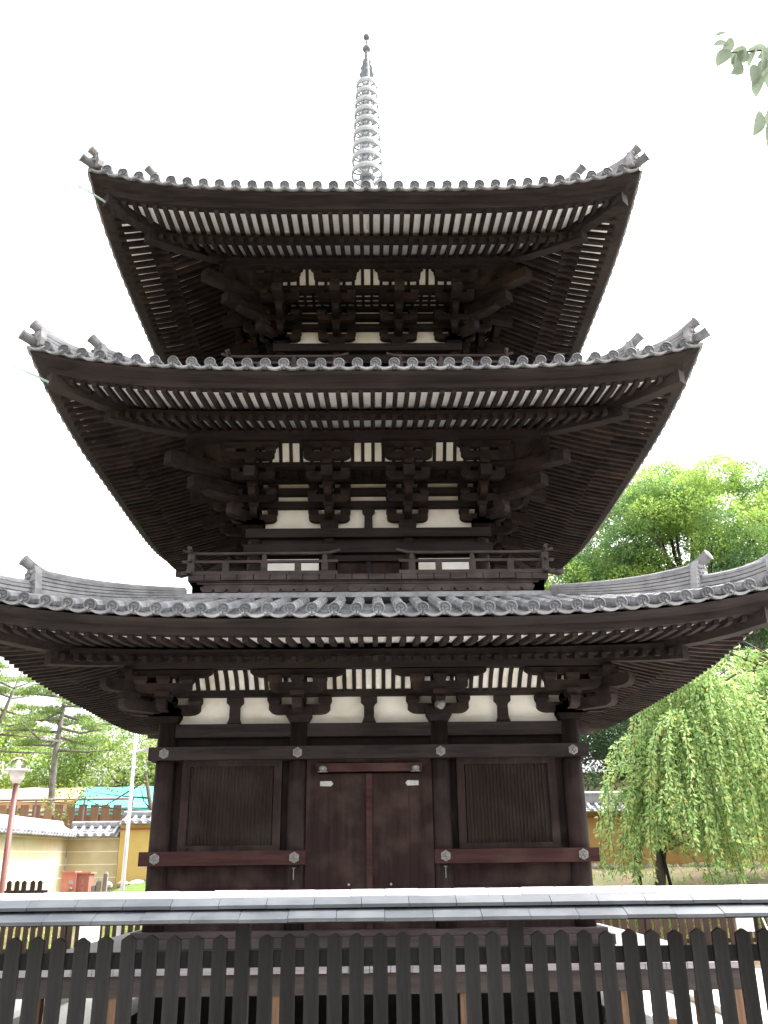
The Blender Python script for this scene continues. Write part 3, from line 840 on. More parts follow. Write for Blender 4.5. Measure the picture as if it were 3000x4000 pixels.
# grass on the slopes behind the far fence
def grass():
    n = 26000
    x = rng.uniform(-13, 15, n); y = rng.uniform(6.0, 13.6, n)
    dens = np.where(x > 2, np.where(y < 9.0, 1., .16), 1.0)
    keep = rng.random(n) < dens; x = x[keep]; y = y[keep]; n = len(x)
    z = np.array([zt(a, b) for a, b in zip(x, y)])
    h = rng.uniform(.06, .17, n); an = rng.uniform(0, 2*pi, n); w = rng.uniform(.012, .03, n); lx = rng.normal(0, .05, n); ly = rng.normal(0, .05, n)
    c, s = np.cos(an)*w, np.sin(an)*w
    V = np.stack([np.stack([x - c, y - s, z - .01], 1), np.stack([x + c, y + s, z - .01], 1), np.stack([x + lx, y + ly, z + h], 1)], 1).reshape(-1, 3)
    me = bpy.data.meshes.new('grass'); me.from_pydata(V.tolist(), [], np.arange(3*n).reshape(-1, 3).tolist()); me.materials.append(M['grass'])
    o = bpy.data.objects.new('grass', me); COL.objects.link(o); tag(o, 'bright green grass on the bank behind the far fences', 'grass', kind='stuff')
M['grass'] = leafmat('grass_blades', [(.16, .26, .05), (.26, .40, .07), (.34, .44, .09)], .4)
grass()

# ------------------------------------------------------------------ far picket fences behind the pagoda
M['fence_far'] = mat('red_brown_fence', (.045, .024, .020), (.085, .05, .042), (14, 14, 1.5), .85, vary='object', amt=.35)
M['fence_grey'] = mat('old_brown_fence', (.025, .018, .016), (.06, .043, .036), (14, 14, 1.5), .85)
def far_fence(x0, x1, y, m, pitch, wd, h, label, base=None):
    f = tag(empty('picket_fence', (x0, y, 0)), label, 'fence'); L_ = x1 - x0
    pk = MB(); pk.prism([(-wd/2, -.012, .05), (wd/2, -.012, .05), (wd/2, -.012, h - .04), (0, -.012, h), (-wd/2, -.012, h - .04)], [(-wd/2, .012, .05), (wd/2, .012, .05), (wd/2, .012, h - .04), (0, .012, h), (-wd/2, .012, h - .04)])
    first = None; n = int(L_ / pitch)
    for k in range(n + 1):
        p = (k * pitch + random.uniform(-.01, .01), 0, base if base is not None else zt(x0 + k*pitch, y))
        if first is None: first = pk.build('picket', m, f, loc=p)
        else: dup(first, f, loc=p)
    b0 = base if base is not None else zt((x0 + x1)/2, y)
    r = MB(); r.box(-.05, L_ + .05, .014, .055, b0 + h*.72, b0 + h*.72 + .08); r.build('rail', m, f)
    r = MB(); r.box(-.05, L_ + .05, .014, .055, b0 + h*.22, b0 + h*.22 + .08); r.build('rail', m, f)
    for k in range(int(L_ / 2) + 1):
        p = MB(); p.box(k*2 - .05, k*2 + .05, .057, .15, b0 - .1, b0 + h + .04); p.build('post', m, f)
far_fence(3.6, 10.2, 6.5, M['fence_far'], .168, .115, 1.02, 'reddish brown picket fence beyond the pagoda on the right side')
far_fence(-8.2, -3.2, 6.5, M['fence_grey'], .150, .10, 1.02, 'dark brown picket fence beyond the pagoda on the left side')
far_fence(-8.38, -7.08, 7.6, M['fence_grey'], .17, .105, 1.0, 'short weathered fence with pointed tops in front of the cream wall', base=.655)

# ------------------------------------------------------------------ roofed earthen walls
M['cream'] = mat('cream_wall_plaster', (.52, .45, .27), (.60, .53, .34), (1.5, 1.5, 1.5), .9, c3=(.74, .68, .50), s3=.8)
M['yellow'] = mat('yellow_wall_plaster', (.52, .37, .12), (.60, .44, .16), (1.5, 1.5, 1.5), .9)
M['orange'] = mat('orange_wall_plaster', (.38, .215, .075), (.46, .275, .11), (1.2, 1.2, 1.2), .9, c3=(.48, .32, .15), s3=1.0)
M['line'] = mat('wall_groove', (.40, .32, .18), (.46, .38, .22), (4, 4, 4), .9)
M['rail_red'] = mat('faded_red_trim', (.32, .10, .05), (.40, .14, .07), (4, 4, 4), .8)
def tile_wall(x0, y0, x1, y1, zb0, zb1, zt0, zt1, thick, mw, label, lines=0, trim=False, roofh=.30, over=.34, flatridge=False):
    """wall from one end to the other; its face looks to the right-hand side of the direction"""
    L_ = math.hypot(x1 - x0, y1 - y0); ux, uy = (x1 - x0)/L_, (y1 - y0)/L_; nx, ny = uy, -ux
    def T(s, v, z): return (s*ux + v*nx, s*uy + v*ny, z)
    def zz(s, a, b): return a + (b - a) * s / L_
    w = tag(empty('garden_wall', (x0, y0, 0)), label, 'wall')
    mb = MB(); mb.prism([T(0, 0, zb0 - .6), T(L_, 0, zb1 - .6), T(L_, -thick, zb1 - .6), T(0, -thick, zb0 - .6)], [T(0, 0, zt0), T(L_, 0, zt1), T(L_, -thick, zt1), T(0, -thick, zt0)])
    mb.build('wall_body', mw, w)
    if lines:
        for k in range(lines):
            f = .18 + .78 * k / max(1, lines - 1) if lines > 1 else .9
            za = zb0 + (zt0 - zb0) * f; zb = zb1 + (zt1 - zb1) * f
            m = MB(); m.prism([T(0, .006, za), T(L_, .006, zb), T(L_, -.01, zb), T(0, -.01, za)], [T(0, .006, za + .028), T(L_, .006, zb + .028), T(L_, -.01, zb + .028), T(0, -.01, za + .028)]); m.build('groove_line', M['line_pale'], w)
    if trim:
        za = zt0 - .16; zb = zt1 - .16
        m = MB(); m.prism([T(0, .03, za), T(L_, .03, zb), T(L_, -.01, zb), T(0, -.01, za)], [T(0, .03, za + .05), T(L_, .03, zb + .05), T(L_, -.01, zb + .05), T(0, -.01, za + .05)]); m.build('trim', M['rail_red'], w)
    c = -thick / 2; hv = thick/2 + over
    bed = MB(); 
    bed.loft([[T(s, c + hv - .03, zz(s, zt0, zt1) - .015), T(s, c, zz(s, zt0, zt1) + roofh - .03), T(s, c - hv + .03, zz(s, zt0, zt1) - .015)] for s in (0, L_)])
    for side in (1, -1):
        n = int(L_ / .235)
        for k in range(n + 1):
            s = (k + .5) * L_ / (n + 1)
            rings = []
            for t, rad in ((0, .058), (.33, .054), (.34, .058), (.66, .054), (.67, .058), (1, .054)):
                v = c + side * hv * (1 - t); z = zz(s, zt0, zt1) + .03 + (roofh - .02) * (.8*t + .2*t*t)
                rings.append([T(s + rad*cos(2*pi*m/8), v, z + rad*sin(2*pi*m/8)) for m in range(8)])
            bed.loft(rings)
            if k < n:
                s2 = s + .5 * L_ / (n + 1); hw2 = .5 * L_/(n+1)
                for t0, t1 in ((-.02, .25), (.25, .5), (.5, .75), (.75, 1)):
                    lo = []; hi = []
                    for m in range(5):
                        e = -1 + m / 2; dz = -.02 - .03*(1 - e*e)
                        for arr, t, up in ((lo, t0, .018), (hi, t1, 0)):
                            tt = max(t, 0); v = c + side * hv * (1 - t); z = zz(s2, zt0, zt1) + .045 + (roofh - .02) * (.8*t + .2*t*t)
                            arr.append(T(s2 + e*hw2, v, z + dz + up))
                    lo2 = [(p[0], p[1], p[2] - .025) for p in lo]
                    bed.add(lo2 + lo + hi, [(m, m+1, 5+m+1, 5+m) for m in range(4)] + [(5+m, 5+m+1, 10+m+1, 10+m) for m in range(4)])
    bed.build('wall_roof', M['tile'], w)
    rd = MB()
    hs = [(.11, 0), (.11, .05), (.09, .05), (.09, .10), (.07, .10)] if not flatridge else [(.13, 0), (.13, .05), (.12, .05), (.12, .30), (.10, .30)]
    top = hs[-1][1]
    pr = hs + [(.07*cos(pi*k/6), top + .06*sin(pi*k/6)) for k in range(1, 6)] + [(-u, z) for u, z in hs[::-1]]
    rd.loft([[T(s, c + u, zz(s, zt0, zt1) + roofh - .04 + z) for u, z in pr] for s in (0, L_)]); rd.build('wall_ridge', M['ridge'], w)
    return w
M['line_pale'] = mat('pale_wall_line', (.80, .76, .62), (.86, .82, .70), (4, 4, 4), .9)
# side run nearer to the viewer, then the cross run, then the taller gate pier
tile_wall(-8.46, 3.0, -8.46, 13.0, .75, 1.0, 2.62, 2.70, .45, M['cream'], 'cream earthen wall with pale lines running back along the left edge', lines=5)
tile_wall(-8.44, 13.02, -7.03, 13.02, 1.0, 1.0, 2.70, 2.70, .45, M['cream'], 'cream earthen wall with pale lines behind the red box', lines=5)
tile_wall(-6.99, 12.9, -3.0, 12.9, 1.1, 1.3, 3.02, 3.02, .5, M['yellow'], 'yellow plastered wall section with tiled roof beside the pole', trim=True, roofh=.24, over=.22)
tile_wall(3.4, 14.0, 17.0, 14.0, 1.72, 1.72, 3.26, 3.26, .6, M['orange'], 'orange earthen wall with grey tiled roof behind the weeping tree', trim=True, flatridge=True, roofh=.28)
# rubble stones along the foot of the right wall and the left bank
M['rock'] = mat('rubble_stone', (.26, .23, .20), (.42, .37, .33), (6, 6, 6), .9, bump=.4)
def rock(x, y, z, s, label, group):
    n = 9; mb = MB(); rings = []
    sq = (random.uniform(.8, 1.3), random.uniform(.7, 1.), random.uniform(.55, .8))
    for j in range(6):
        th = pi * (j + .15) / 5.3; rings.append([(s*sq[0]*sin(th)*cos(2*pi*k/n)*random.uniform(.85, 1.1), s*sq[1]*sin(th)*sin(2*pi*k/n)*random.uniform(.85, 1.1), s*sq[2]*cos(th)) for k in range(n)])
    mb.loft(rings); o = mb.build('rock', M['rock'], loc=(x, y, z)); o.rotation_euler.z = random.uniform(0, 6)
    tag(o, label, 'rock', group)
x = 3.8
while x < 12.6:
    s = random.uniform(.10, .19); rock(x, 13.82 + random.uniform(-.06, .06), zt(x, 13.8) + .03, s, 'rough foundation stone in the row along the foot of the orange wall', 'foundation stones of the orange wall'); x += s * 1.75
for x, y, s in ((-6.62, 12.3, .20), (-6.28, 12.4, .24), (-5.9, 12.3, .2), (-7.0, 12.2, .15), (-5.5, 12.4, .22)):
    rock(x, y, zt(x, y) + .30, s, 'grey boulder on the grassy bank at the foot of the yellow wall', 'boulders below the yellow wall')
bank = MB()
for j in range(13):
    for i in range(21):
        u = i / 20; v = j / 12; xx = -7.6 + 4.2*u; yy = 10.4 + 2.45*v
        bank.v.append((xx, yy, zt(xx, yy) - .05 + .42 * smooth(v*1.2) * smooth(u * 3.2)))
for j in range(12):
    for i in range(20): bank.f.append((j*21 + i, j*21 + i + 1, (j+1)*21 + i + 1, (j+1)*21 + i))
o = bank.build('grassy_bank', M['moss'] if 'moss' in M else mat('moss_green_bank', (.07, .12, .03), (.14, .21, .05), (9, 9, 9), .95, bump=.5), smooth=True); o['kind'] = 'structure'

# low marker posts at the foot of the bank
M['post_grey'] = mat('grey_weathered_post', (.16, .13, .12), (.28, .24, .22), (14, 14, 2), .9)
for k, (x, h) in enumerate(((-7.02, .52), (-6.9, .62), (-6.74, .80))):
    p = MB(); p.box(-.05, .05, -.05, .05, 0, h); p.prism([(-.05, -.05, h), (.05, -.05, h), (.05, .05, h), (-.05, .05, h)], [(-.02, -.02, h + .05), (.02, -.02, h + .05), (.02, .02, h + .05), (-.02, .02, h + .05)])
    o = p.build('wooden_post', M['post_grey'], loc=(x, 11.0, .95))
    tag(o, ['shortest grey wooden post below the boulders', 'middle grey wooden post below the boulders', 'tallest grey wooden post below the boulders'][k], 'post', 'grey posts below the boulders')

# ------------------------------------------------------------------ lamp, pole, red box
M['lamp_post'] = mat('brown_painted_post', (.13, .055, .048), (.18, .08, .07), (6, 6, 2), .5)
M['lamp_pale'] = mat('pale_lamp_enamel', (.62, .58, .56), (.72, .68, .66), (6, 6, 6), .4)
M['galv'] = mat('galvanised_pole', (.48, .50, .50), (.62, .64, .64), (10, 10, 2), .45, spec=.5)
gl = bpy.data.materials.new('clear_globe'); gl.use_nodes = True
pb = gl.node_tree.nodes['Principled BSDF']; pb.inputs['Transmission Weight'].default_value = 1; pb.inputs['Roughness'].default_value = .05; pb.inputs['IOR'].default_value = 1.04; pb.inputs['Base Color'].default_value = (.95, .95, .98, 1)
def lamp():
    f = tag(empty('garden_lamp', (-7.78, 7.0, zt(-7.78, 7))), 'brown garden lamp post with clear round globe over a pale dish', 'lamp')
    z0 = -zt(-7.78, 7)
    b = MB(); b.lathe([(.075, 0), (.06, .2), (.06, 3.66 + z0)], 14); b.build('post', M['lamp_post'], f, smooth=True)
    b = MB(); b.lathe([(.07, 3.62 + z0), (.10, 3.66 + z0), (.135, 3.70 + z0), (.165, 3.86 + z0), (.165, 3.88 + z0)], 22); b.build('lamp_housing', M['lamp_pale'], f, smooth=False)
    b = MB(); b.lathe([(.16, 3.875 + z0), (.29, 3.885 + z0), (.295, 3.90 + z0), (.20, 3.925 + z0), (.0, 3.93 + z0)], 28); b.build('lamp_dish', M['lamp_pale'], f)
    b = MB(); b.lathe([(.18*sin(t), 4.03 + z0 - .18*cos(t)) for t in [pi*(.22 + .78*j/14) for j in range(15)]], 24); b.build('lamp_globe', gl, f, smooth=True)
    b = MB(); b.lathe([(.03, 3.93 + z0), (.05, 4.0 + z0), (.055, 4.05 + z0), (.03, 4.10 + z0), (.005, 4.12 + z0)], 14); b.build('bulb', M['galv'], f, smooth=True)
lamp()
def pole():
    x, y = -5.02, 6.1; z = zt(x, y)
    f = tag(empty('light_pole', (x, y, z)), 'tall thin galvanised pole on a concrete block behind the fence', 'pole')
    b = MB(); b.lathe([(.048, .2), (.040, 2.4), (.034, 4.6)], 12); b.build('shaft', M['galv'], f, smooth=True)
    b = MB(); b.tube([(0, 0, 4.12), (.25, .0, 4.16), (.48, 0, 4.17)], .03, 8); b.box(.2, .62, -.06, .06, 4.15, 4.20); b.build('arm', M['galv'], f)
    b = MB(); b.hexa([(-.15, -.15, 0), (.15, -.15, 0), (.15, .15, 0), (-.15, .15, 0), (-.12, -.12, .48), (.12, -.12, .48), (.12, .12, .48), (-.12, .12, .48)]); b.build('concrete_block', M['stone'], f)
pole()
M['box_red'] = mat('faded_red_paint', (.48, .16, .13), (.56, .22, .18), (3, 3, 3), .5)
M['box_dark'] = mat('dull_red_paint', (.30, .11, .085), (.36, .15, .12), (3, 3, 3), .55)
def redbox():
    f = tag(empty('hydrant_box', (-7.58, 11.5, .85)), 'faded red hydrant box with a round knob standing by the cream wall', 'box')
    b = MB(); b.box(-.37, .0, -.2, .3, 0, .93); b.build('cabinet', M['box_red'], f)
    b = MB(); b.box(-.39, -.03, -.23, .32, .93, .97); b.box(-.05, .36, -.16, .34, .91, .945); b.build('lid', M['box_red'], f)
    b = MB(); b.box(.002, .31, -.12, .3, 0, .91); b.build('side_cabinet', M['box_dark'], f)
    b = MB(); b.lathe([(.012, 0), (.04, .02), (.045, .045), (.02, .07)], 12); o = b.build('knob', M['metal_pale'], f); o.location = (-.10, -.2, .55); o.rotation_euler.x = pi/2
    b = MB(); b.box(-.17, -.07, -.215, -.2, .66, .76); b.build('label_plate', M['metal_white'], f)
    # three upright signs painted one under the other, too small to make out
    b = MB()
    for z in (.70, .52, .34):
        b.box(.12, .20, -.124, -.119, z + .05, z + .062); b.box(.154, .166, -.124, -.119, z - .03, z + .05); b.box(.115, .20, -.124, -.119, z - .04, z - .028); b.box(.125, .137, -.124, -.119, z, z + .03)
    b.build('painted_signs', M['box_red'], f)
redbox()
M['white_sign'] = mat('white_painted_board', (.78, .78, .77), (.84, .84, .83), (3, 3, 3), .6)
s = tag(empty('white_notice_board', (-5.45, 5.6, 0)), 'plain white notice board standing behind the left fence', 'sign')
b = MB(); b.box(-.19, .19, -.02, .02, .42, 1.1); b.build('board', M['white_sign'], s)
b = MB(); b.box(.03, .17, -.04, .04, .0, .44); b.build('stand', M['white_sign'], s)
s = tag(empty('grey_notice_board', (7.35, 5.9, 0)), 'small grey notice board leaning by the red brown fence', 'sign')
b = MB(); b.box(-.17, .17, -.02, .02, .62, 1.1); b.box(-.17, .17, -.021, .021, .58, .62); b.build('board', M['lamp_pale'], s)
b = MB(); b.box(.19, .25, -.02, .02, .2, 1.15); b.build('stake', M['dark'], s)
b = MB(); b.tube([(.28, 0, 1.1), (.50, -.1, .25)], .018, 6); b.build('strut', M['white_sign'], s)

# ------------------------------------------------------------------ stalls and upper fence on the left
def canopy(x0, x1, y0, y1, z0, z1, m, name, label):
    f = tag(empty('market_stall', ((x0+x1)/2, (y0+y1)/2, zt(0, (y0+y1)/2))), label, 'stall'); cx, cy, cz = (x0+x1)/2, (y0+y1)/2, zt(0, (y0+y1)/2)
    mb = MB(); n = 18; rings = []
    for j in range(2):
        pass
    prof = [(y0, z0), (y0, z0 + .02), ((y0*2+y1)/3, z0 + (z1 - z0)*.62), ((y0+y1)/2, z1), ((y0+2*y1)/3, z0 + (z1-z0)*.62), (y1, z0), ((y0+2*y1)/3, z0 + (z1-z0)*.58), ((y0+y1)/2, z1 - .03), ((y0*2+y1)/3, z0 + (z1-z0)*.58)]
    for i in range(n + 1):
        x = x0 + (x1 - x0)*i/n; sag = -.05 * abs(sin(pi*i/6))
        rings.append([(x - cx, y - cy, z - cz + sag) for y, z in prof])
    mb.loft(rings)
    for i in range(n):
        xa = x0 + (x1-x0)*i/n; xb = x0 + (x1-x0)*(i+1)/n; d = .22 + .04*(i % 2)
        mb.prism([(xa - cx, y0 - cy, z0 - cz), (xb - cx, y0 - cy, z0 - cz), (xb - cx, y0 - cy, z0 - d - cz), (xa - cx, y0 - cy, z0 - d - cz)], [(xa - cx, y0 - cy + .01, z0 - cz), (xb - cx, y0 - cy + .01, z0 - cz), (xb - cx, y0 - cy + .01, z0 - d - cz), (xa - cx, y0 - cy + .01, z0 - d - cz)])
    mb.build('canopy', m, f)
    for x in (x0 + .1, x1 - .1):
        for y in (y0 + .1, y1 - .1):
            p = MB(); p.tube([(x - cx, y - cy, 0), (x - cx, y - cy, z0 - cz + .05)], .03, 8); p.build('pole', M['galv'], f)
M['cloth_orange'] = mat('orange_canvas', (.50, .29, .15), (.56, .35, .20), (2, 2, 2), .8)
M['cloth_teal'] = mat('turquoise_canvas', (.07, .38, .36), (.11, .46, .43), (2, 2, 2), .8)
canopy(-16.5, -10.62, 20, 22.6, 4.12, 4.72, M['cloth_orange'], 'c', 'market stall under a faded orange canvas roof')
canopy(-10.5, -4.6, 19.5, 22.2, 3.86, 4.70, M['cloth_teal'], 'c', 'market stall under a turquoise canvas roof')
M['board_tan'] = mat('tan_fence_board', (.21, .115, .07), (.30, .18, .115), (10, 10, 1.5), .85, vary='object', amt=.25)
M['pipe'] = mat('faded_pipe_paint', (.20, .135, .14), (.26, .185, .19), (5, 5, 5), .5)
def upper_fence():
    y = 16.0; f = tag(empty('board_fence', (-13, y, 0)), 'tan board fence with a pipe handrail above the cream wall', 'fence')
    wd = MB(); wd.box(-.13, .13, -.012, .012, 2.2, 3.74); nd = MB(); nd.box(-.19, .19, .02, .03, 2.2, 3.55); f1 = None; x = .0; k = 0
    while x < 5.3:
        z = random.uniform(-.02, .02)
        if f1 is None: f1 = wd.build('board', M['board_tan'], f, loc=(x, 0, z))
        else: dup(f1, f, loc=(x, 0, z))
        x += .37 if k % 4 else .33; k += 1
    r = MB(); r.box(-.2, 5.3, .014, .05, 3.50, 3.56); r.box(-.2, 5.3, .014, .05, 2.6, 2.68); r.build('rail', M['board_tan'], f)
    r = MB(); r.box(-.2, 5.3, .052, .06, 2.2, 3.44); r.build('back_panel', M['board_tan'], f)
    r = MB(); r.tube([(-1, -.1, 3.89), (5.55, -.1, 3.90)], .035, 8)
    for k in range(4): r.tube([(1.0 + k*1.5, -.1, 2.2), (1.0 + k*1.5, -.1, 3.88)], .03, 8)
    r.build('handrail', M['pipe'], f)
upper_fence()
# storehouse beyond the right wall
def house():
    f = tag(empty('storehouse', (9.5, 21.5, zt(9.5, 21))), 'small cream storehouse half hidden by trees beyond the orange wall', 'house'); z = zt(9.5, 21)
    b = MB(); b.box(-1.9, 2.6, -1.5, 1.5, 0, 2.7); b.build('wall', M['cream'], f)
    b = MB(); b.loft([[(x, -1.8, 2.6), (x, -1.8, 2.66), (x, 0, 3.3), (x, 1.8, 2.66), (x, 1.8, 2.6), (x, 0, 3.2)] for x in (-2.3, 3.0)]); b.build('roof', M['tile'], f)
house()

# ------------------------------------------------------------------ trees
def leaves_mesh(name, P, D, ln, wd, m, parent, bend=.25):
    """one small folded blade per leaf: P points, D directions"""
    n = len(P); P = np.asarray(P); D = np.asarray(D)
    D = D / (np.linalg.norm(D, axis=1, keepdims=True) + 1e-9)
    R_ = rng.normal(size=(n, 3)); S = np.cross(D, R_); S /= (np.linalg.norm(S, axis=1, keepdims=True) + 1e-9); U = np.cross(S, D)
    ln = np.asarray(ln).reshape(-1, 1) * np.ones((n, 1)); wd = np.asarray(wd).reshape(-1, 1) * np.ones((n, 1))
    a = P; b = P + D*ln*.45 + S*wd*.5 + U*wd*bend; c = P + D*ln; d = P + D*ln*.45 - S*wd*.5 + U*wd*bend
    V = np.stack([a, b, c, d], 1).reshape(-1, 3)
    me = bpy.data.meshes.new(name)
    F = np.arange(4*n).reshape(-1, 4)
    F3 = np.concatenate([F[:, [0, 1, 2]], F[:, [0, 2, 3]]])
    me.from_pydata(V.tolist(), [], F3.tolist()); me.materials.append(m)
    o = bpy.data.objects.new(name, me); COL.objects.link(o); o.parent = parent
    return o
def unit(n):
    v = rng.normal(size=(n, 3)); return v / np.linalg.norm(v, axis=1, keepdims=True)
def clump_leaves(C_, R_, per, flat=.75, droop=-.2):
    P = []; D = []
    for c, r in zip(C_, R_):
        n = int(per * r * r); u = unit(n); rad = r * rng.uniform(.35, 1.0, (n, 1)) ** .5
        rad *= 1 + .18 * np.sin(5*u[:, :1] + 3*c[0]) * np.cos(4*u[:, 1:2] + c[2])
        q_ = u * rad; q_[:, 2] *= flat
        P.append(c + q_); d = u + rng.normal(0, .6, (n, 3)); d[:, 2] += droop; D.append(d)
    return np.concatenate(P), np.concatenate(D)
M['bark'] = mat('grey_brown_bark', (.055, .042, .034), (.12, .095, .078), (10, 10, 2.5), .95, bump=.6)
M['bark_pine'] = mat('grey_pine_bark', (.10, .095, .085), (.24, .225, .20), (8, 8, 5), .95, bump=.7)
M['leaf_camphor'] = leafmat('camphor_leaves', [(.22, .34, .08), (.29, .43, .10), (.36, .50, .13), (.42, .54, .15)], .5)
M['leaf_camphor_dark'] = leafmat('deep_camphor_leaves', [(.14, .26, .10), (.19, .33, .12), (.26, .40, .14)], .45)
M['leaf_cherry'] = leafmat('yellow_green_leaves', [(.16, .24, .045), (.22, .31, .06), (.28, .36, .08), (.36, .38, .10)], .5)
M['leaf_camphor_mid'] = leafmat('fresh_camphor_leaves', [(.19, .31, .07), (.24, .38, .09), (.31, .45, .11)], .5)
M['leaf_cherry_green'] = leafmat('green_cherry_leaves', [(.10, .19, .045), (.145, .25, .055), (.20, .30, .07)], .5)
M['leaf_willow'] = leafmat('weeping_leaves', [(.15, .28, .09), (.25, .42, .14), (.35, .54, .20), (.44, .61, .25), (.52, .66, .28), (.62, .54, .16)], .45)
M['leaf_pine'] = leafmat('pine_needles', [(.10, .17, .06), (.20, .30, .09), (.34, .44, .12)], .35)
M['leaf_dark'] = leafmat('dark_evergreen_leaves', [(.03, .07, .03), (.05, .105, .045), (.08, .14, .055)], .3)
M['leaf_near'] = leafmat('near_branch_leaves', [(.15, .20, .14), (.19, .24, .17), (.22, .26, .19)], .5)

def crown_tree(name, label, base, trunk_pts, trunk_r, centers, radii, per, ln, m, limbs=True, group=None, m2=None, mbark=None, flat=.75, cat='tree'):
    b = np.array(base, float); f = tag(empty(name, base), label, cat, group)
    tk = MB(); tk.tube([np.array(p) - b for p in trunk_pts], trunk_r, 10)
    if limbs:
        top = np.array(trunk_pts[-1]); mid = np.array(trunk_pts[len(trunk_pts)//2])
        for c in centers[::3]:
            s = mid + (top - mid) * random.random(); e = np.array(c); md = (s + e)/2 + np.array((random.uniform(-.4, .4), random.uniform(-.4, .4), -.3 + random.uniform(-.3, .3)))
            r0 = trunk_r[-1] * .7; tk.tube([s - b, (s + md)/2 - b, md - b, e - b], [r0, r0*.75, r0*.5, r0*.2], 6)
    tk.build('trunk', mbark or M['bark'], f, smooth=True)
    C_ = np.array(centers); R_ = np.array(radii)
    if m2 is not None:
        low = rng.random(len(C_)) < .35
        P, D = clump_leaves(C_[~low] - b, R_[~low], per, flat); leaves_mesh('crown', P, D, rng.uniform(.7, 1.2, len(P))*ln, rng.uniform(.7, 1.2, len(P))*ln*.55, m, f)
        P, D = clump_leaves(C_[low] - b, R_[low], per, flat); leaves_mesh('crown', P, D, rng.uniform(.7, 1.2, len(P))*ln, rng.uniform(.7, 1.2, len(P))*ln*.55, m2, f)
    else:
        P, D = clump_leaves(C_ - b, R_, per, flat); leaves_mesh('crown', P, D, rng.uniform(.7, 1.2, len(P))*ln, rng.uniform(.7, 1.2, len(P))*ln*.55, m, f)
    return f
def blob(c, r, n, rmin, rmax, shell=.35):
    u = unit(n) * rng.uniform(shell, 1, (n, 1)) ** .6
    C_ = np.array(c) + u * np.array(r); return C_.tolist(), rng.uniform(rmin, rmax, n).tolist()

# big camphor trees behind on the right
g0 = zt(18, 28)
c, r = blob((16.8, 29, 16.0), (6.2, 4.2, 5.4), 170, .8, 1.5)
crown_tree('camphor_tree', 'tall bright green camphor tree with spreading rounded crown at right', (16.2, 29, g0), [(16.2, 29, g0), (16.4, 29, 6), (15.6, 29, 10), (16.6, 29.2, 14.5)], [.75, .6, .5, .3], c, r, 620, .17, M['leaf_camphor'], m2=M['leaf_camphor_dark'])
c, r = blob((23.5, 31, 14.0), (5.5, 4.5, 5.6), 100, .8, 1.6)
crown_tree('camphor_tree', 'camphor tree at the right edge behind the brightest crown', (24, 31, g0), [(24, 31, g0), (24.2, 31, 7), (23.6, 31, 13)], [.7, .55, .3], c, r, 420, .18, M['leaf_camphor'], m2=M['leaf_camphor_mid'])
c, r = blob((11.6, 31, 13.2), (4.4, 3.2, 5.0), 100, .7, 1.3)
crown_tree('camphor_tree', 'darker green camphor tree close beside the middle roof edge', (11, 31, g0), [(11, 31, g0), (11.2, 31, 7), (10.8, 31, 12)], [.5, .42, .25], c, r, 620, .16, M['leaf_camphor_dark'], m2=M['leaf_camphor'])
# dark evergreens close behind the orange wall
c, r = blob((9.2, 18.9, 5.75), (3.0, .7, 1.45), 95, .35, .65)
crown_tree('evergreen_tree', 'dark evergreen shrub tree above the orange wall beside the pagoda', (9.8, 19.3, zt(9, 19)), [(9.8, 19.3, zt(9, 19)), (9.9, 19.3, 4.6), (9.7, 19.3, 6)], [.18, .15, .08], c, r, 620, .12, M['leaf_dark'])
c, r = blob((16.5, 24, 8.2), (3.4, 2.2, 5.6), 70, .7, 1.2)
crown_tree('evergreen_tree', 'tall dark evergreen tree behind the weeping tree at the right edge', (16.5, 24.5, zt(16, 24)), [(16.5, 24.5, zt(16, 24)), (16.5, 24.5, 7), (16.5, 24.3, 11)], [.3, .24, .1], c, r, 230, .18, M['leaf_dark'])
c, r = blob((7.0, 18.0, 3.9), (.75, .6, .9), 10, .3, .5)
crown_tree('garden_shrub', 'dark clipped shrub beside the cream storehouse', (7.0, 18, zt(7, 18)), [(7.0, 18, zt(7, 18)), (7.0, 18, 3.6)], [.08, .05], c, r, 500, .12, M['leaf_dark'], cat='shrub')

c, r = blob((10.5, 27.5, 7.2), (4.6, 1.6, 3.0), 60, .7, 1.2)
crown_tree('evergreen_tree', 'deep green evergreen tree farther back above the storehouse roof', (10.5, 27.8, zt(10, 27)), [(10.5, 27.8, zt(10, 27)), (10.5, 27.8, 6), (10.4, 27.6, 9)], [.25, .2, .1], c, r, 420, .16, M['leaf_dark'])
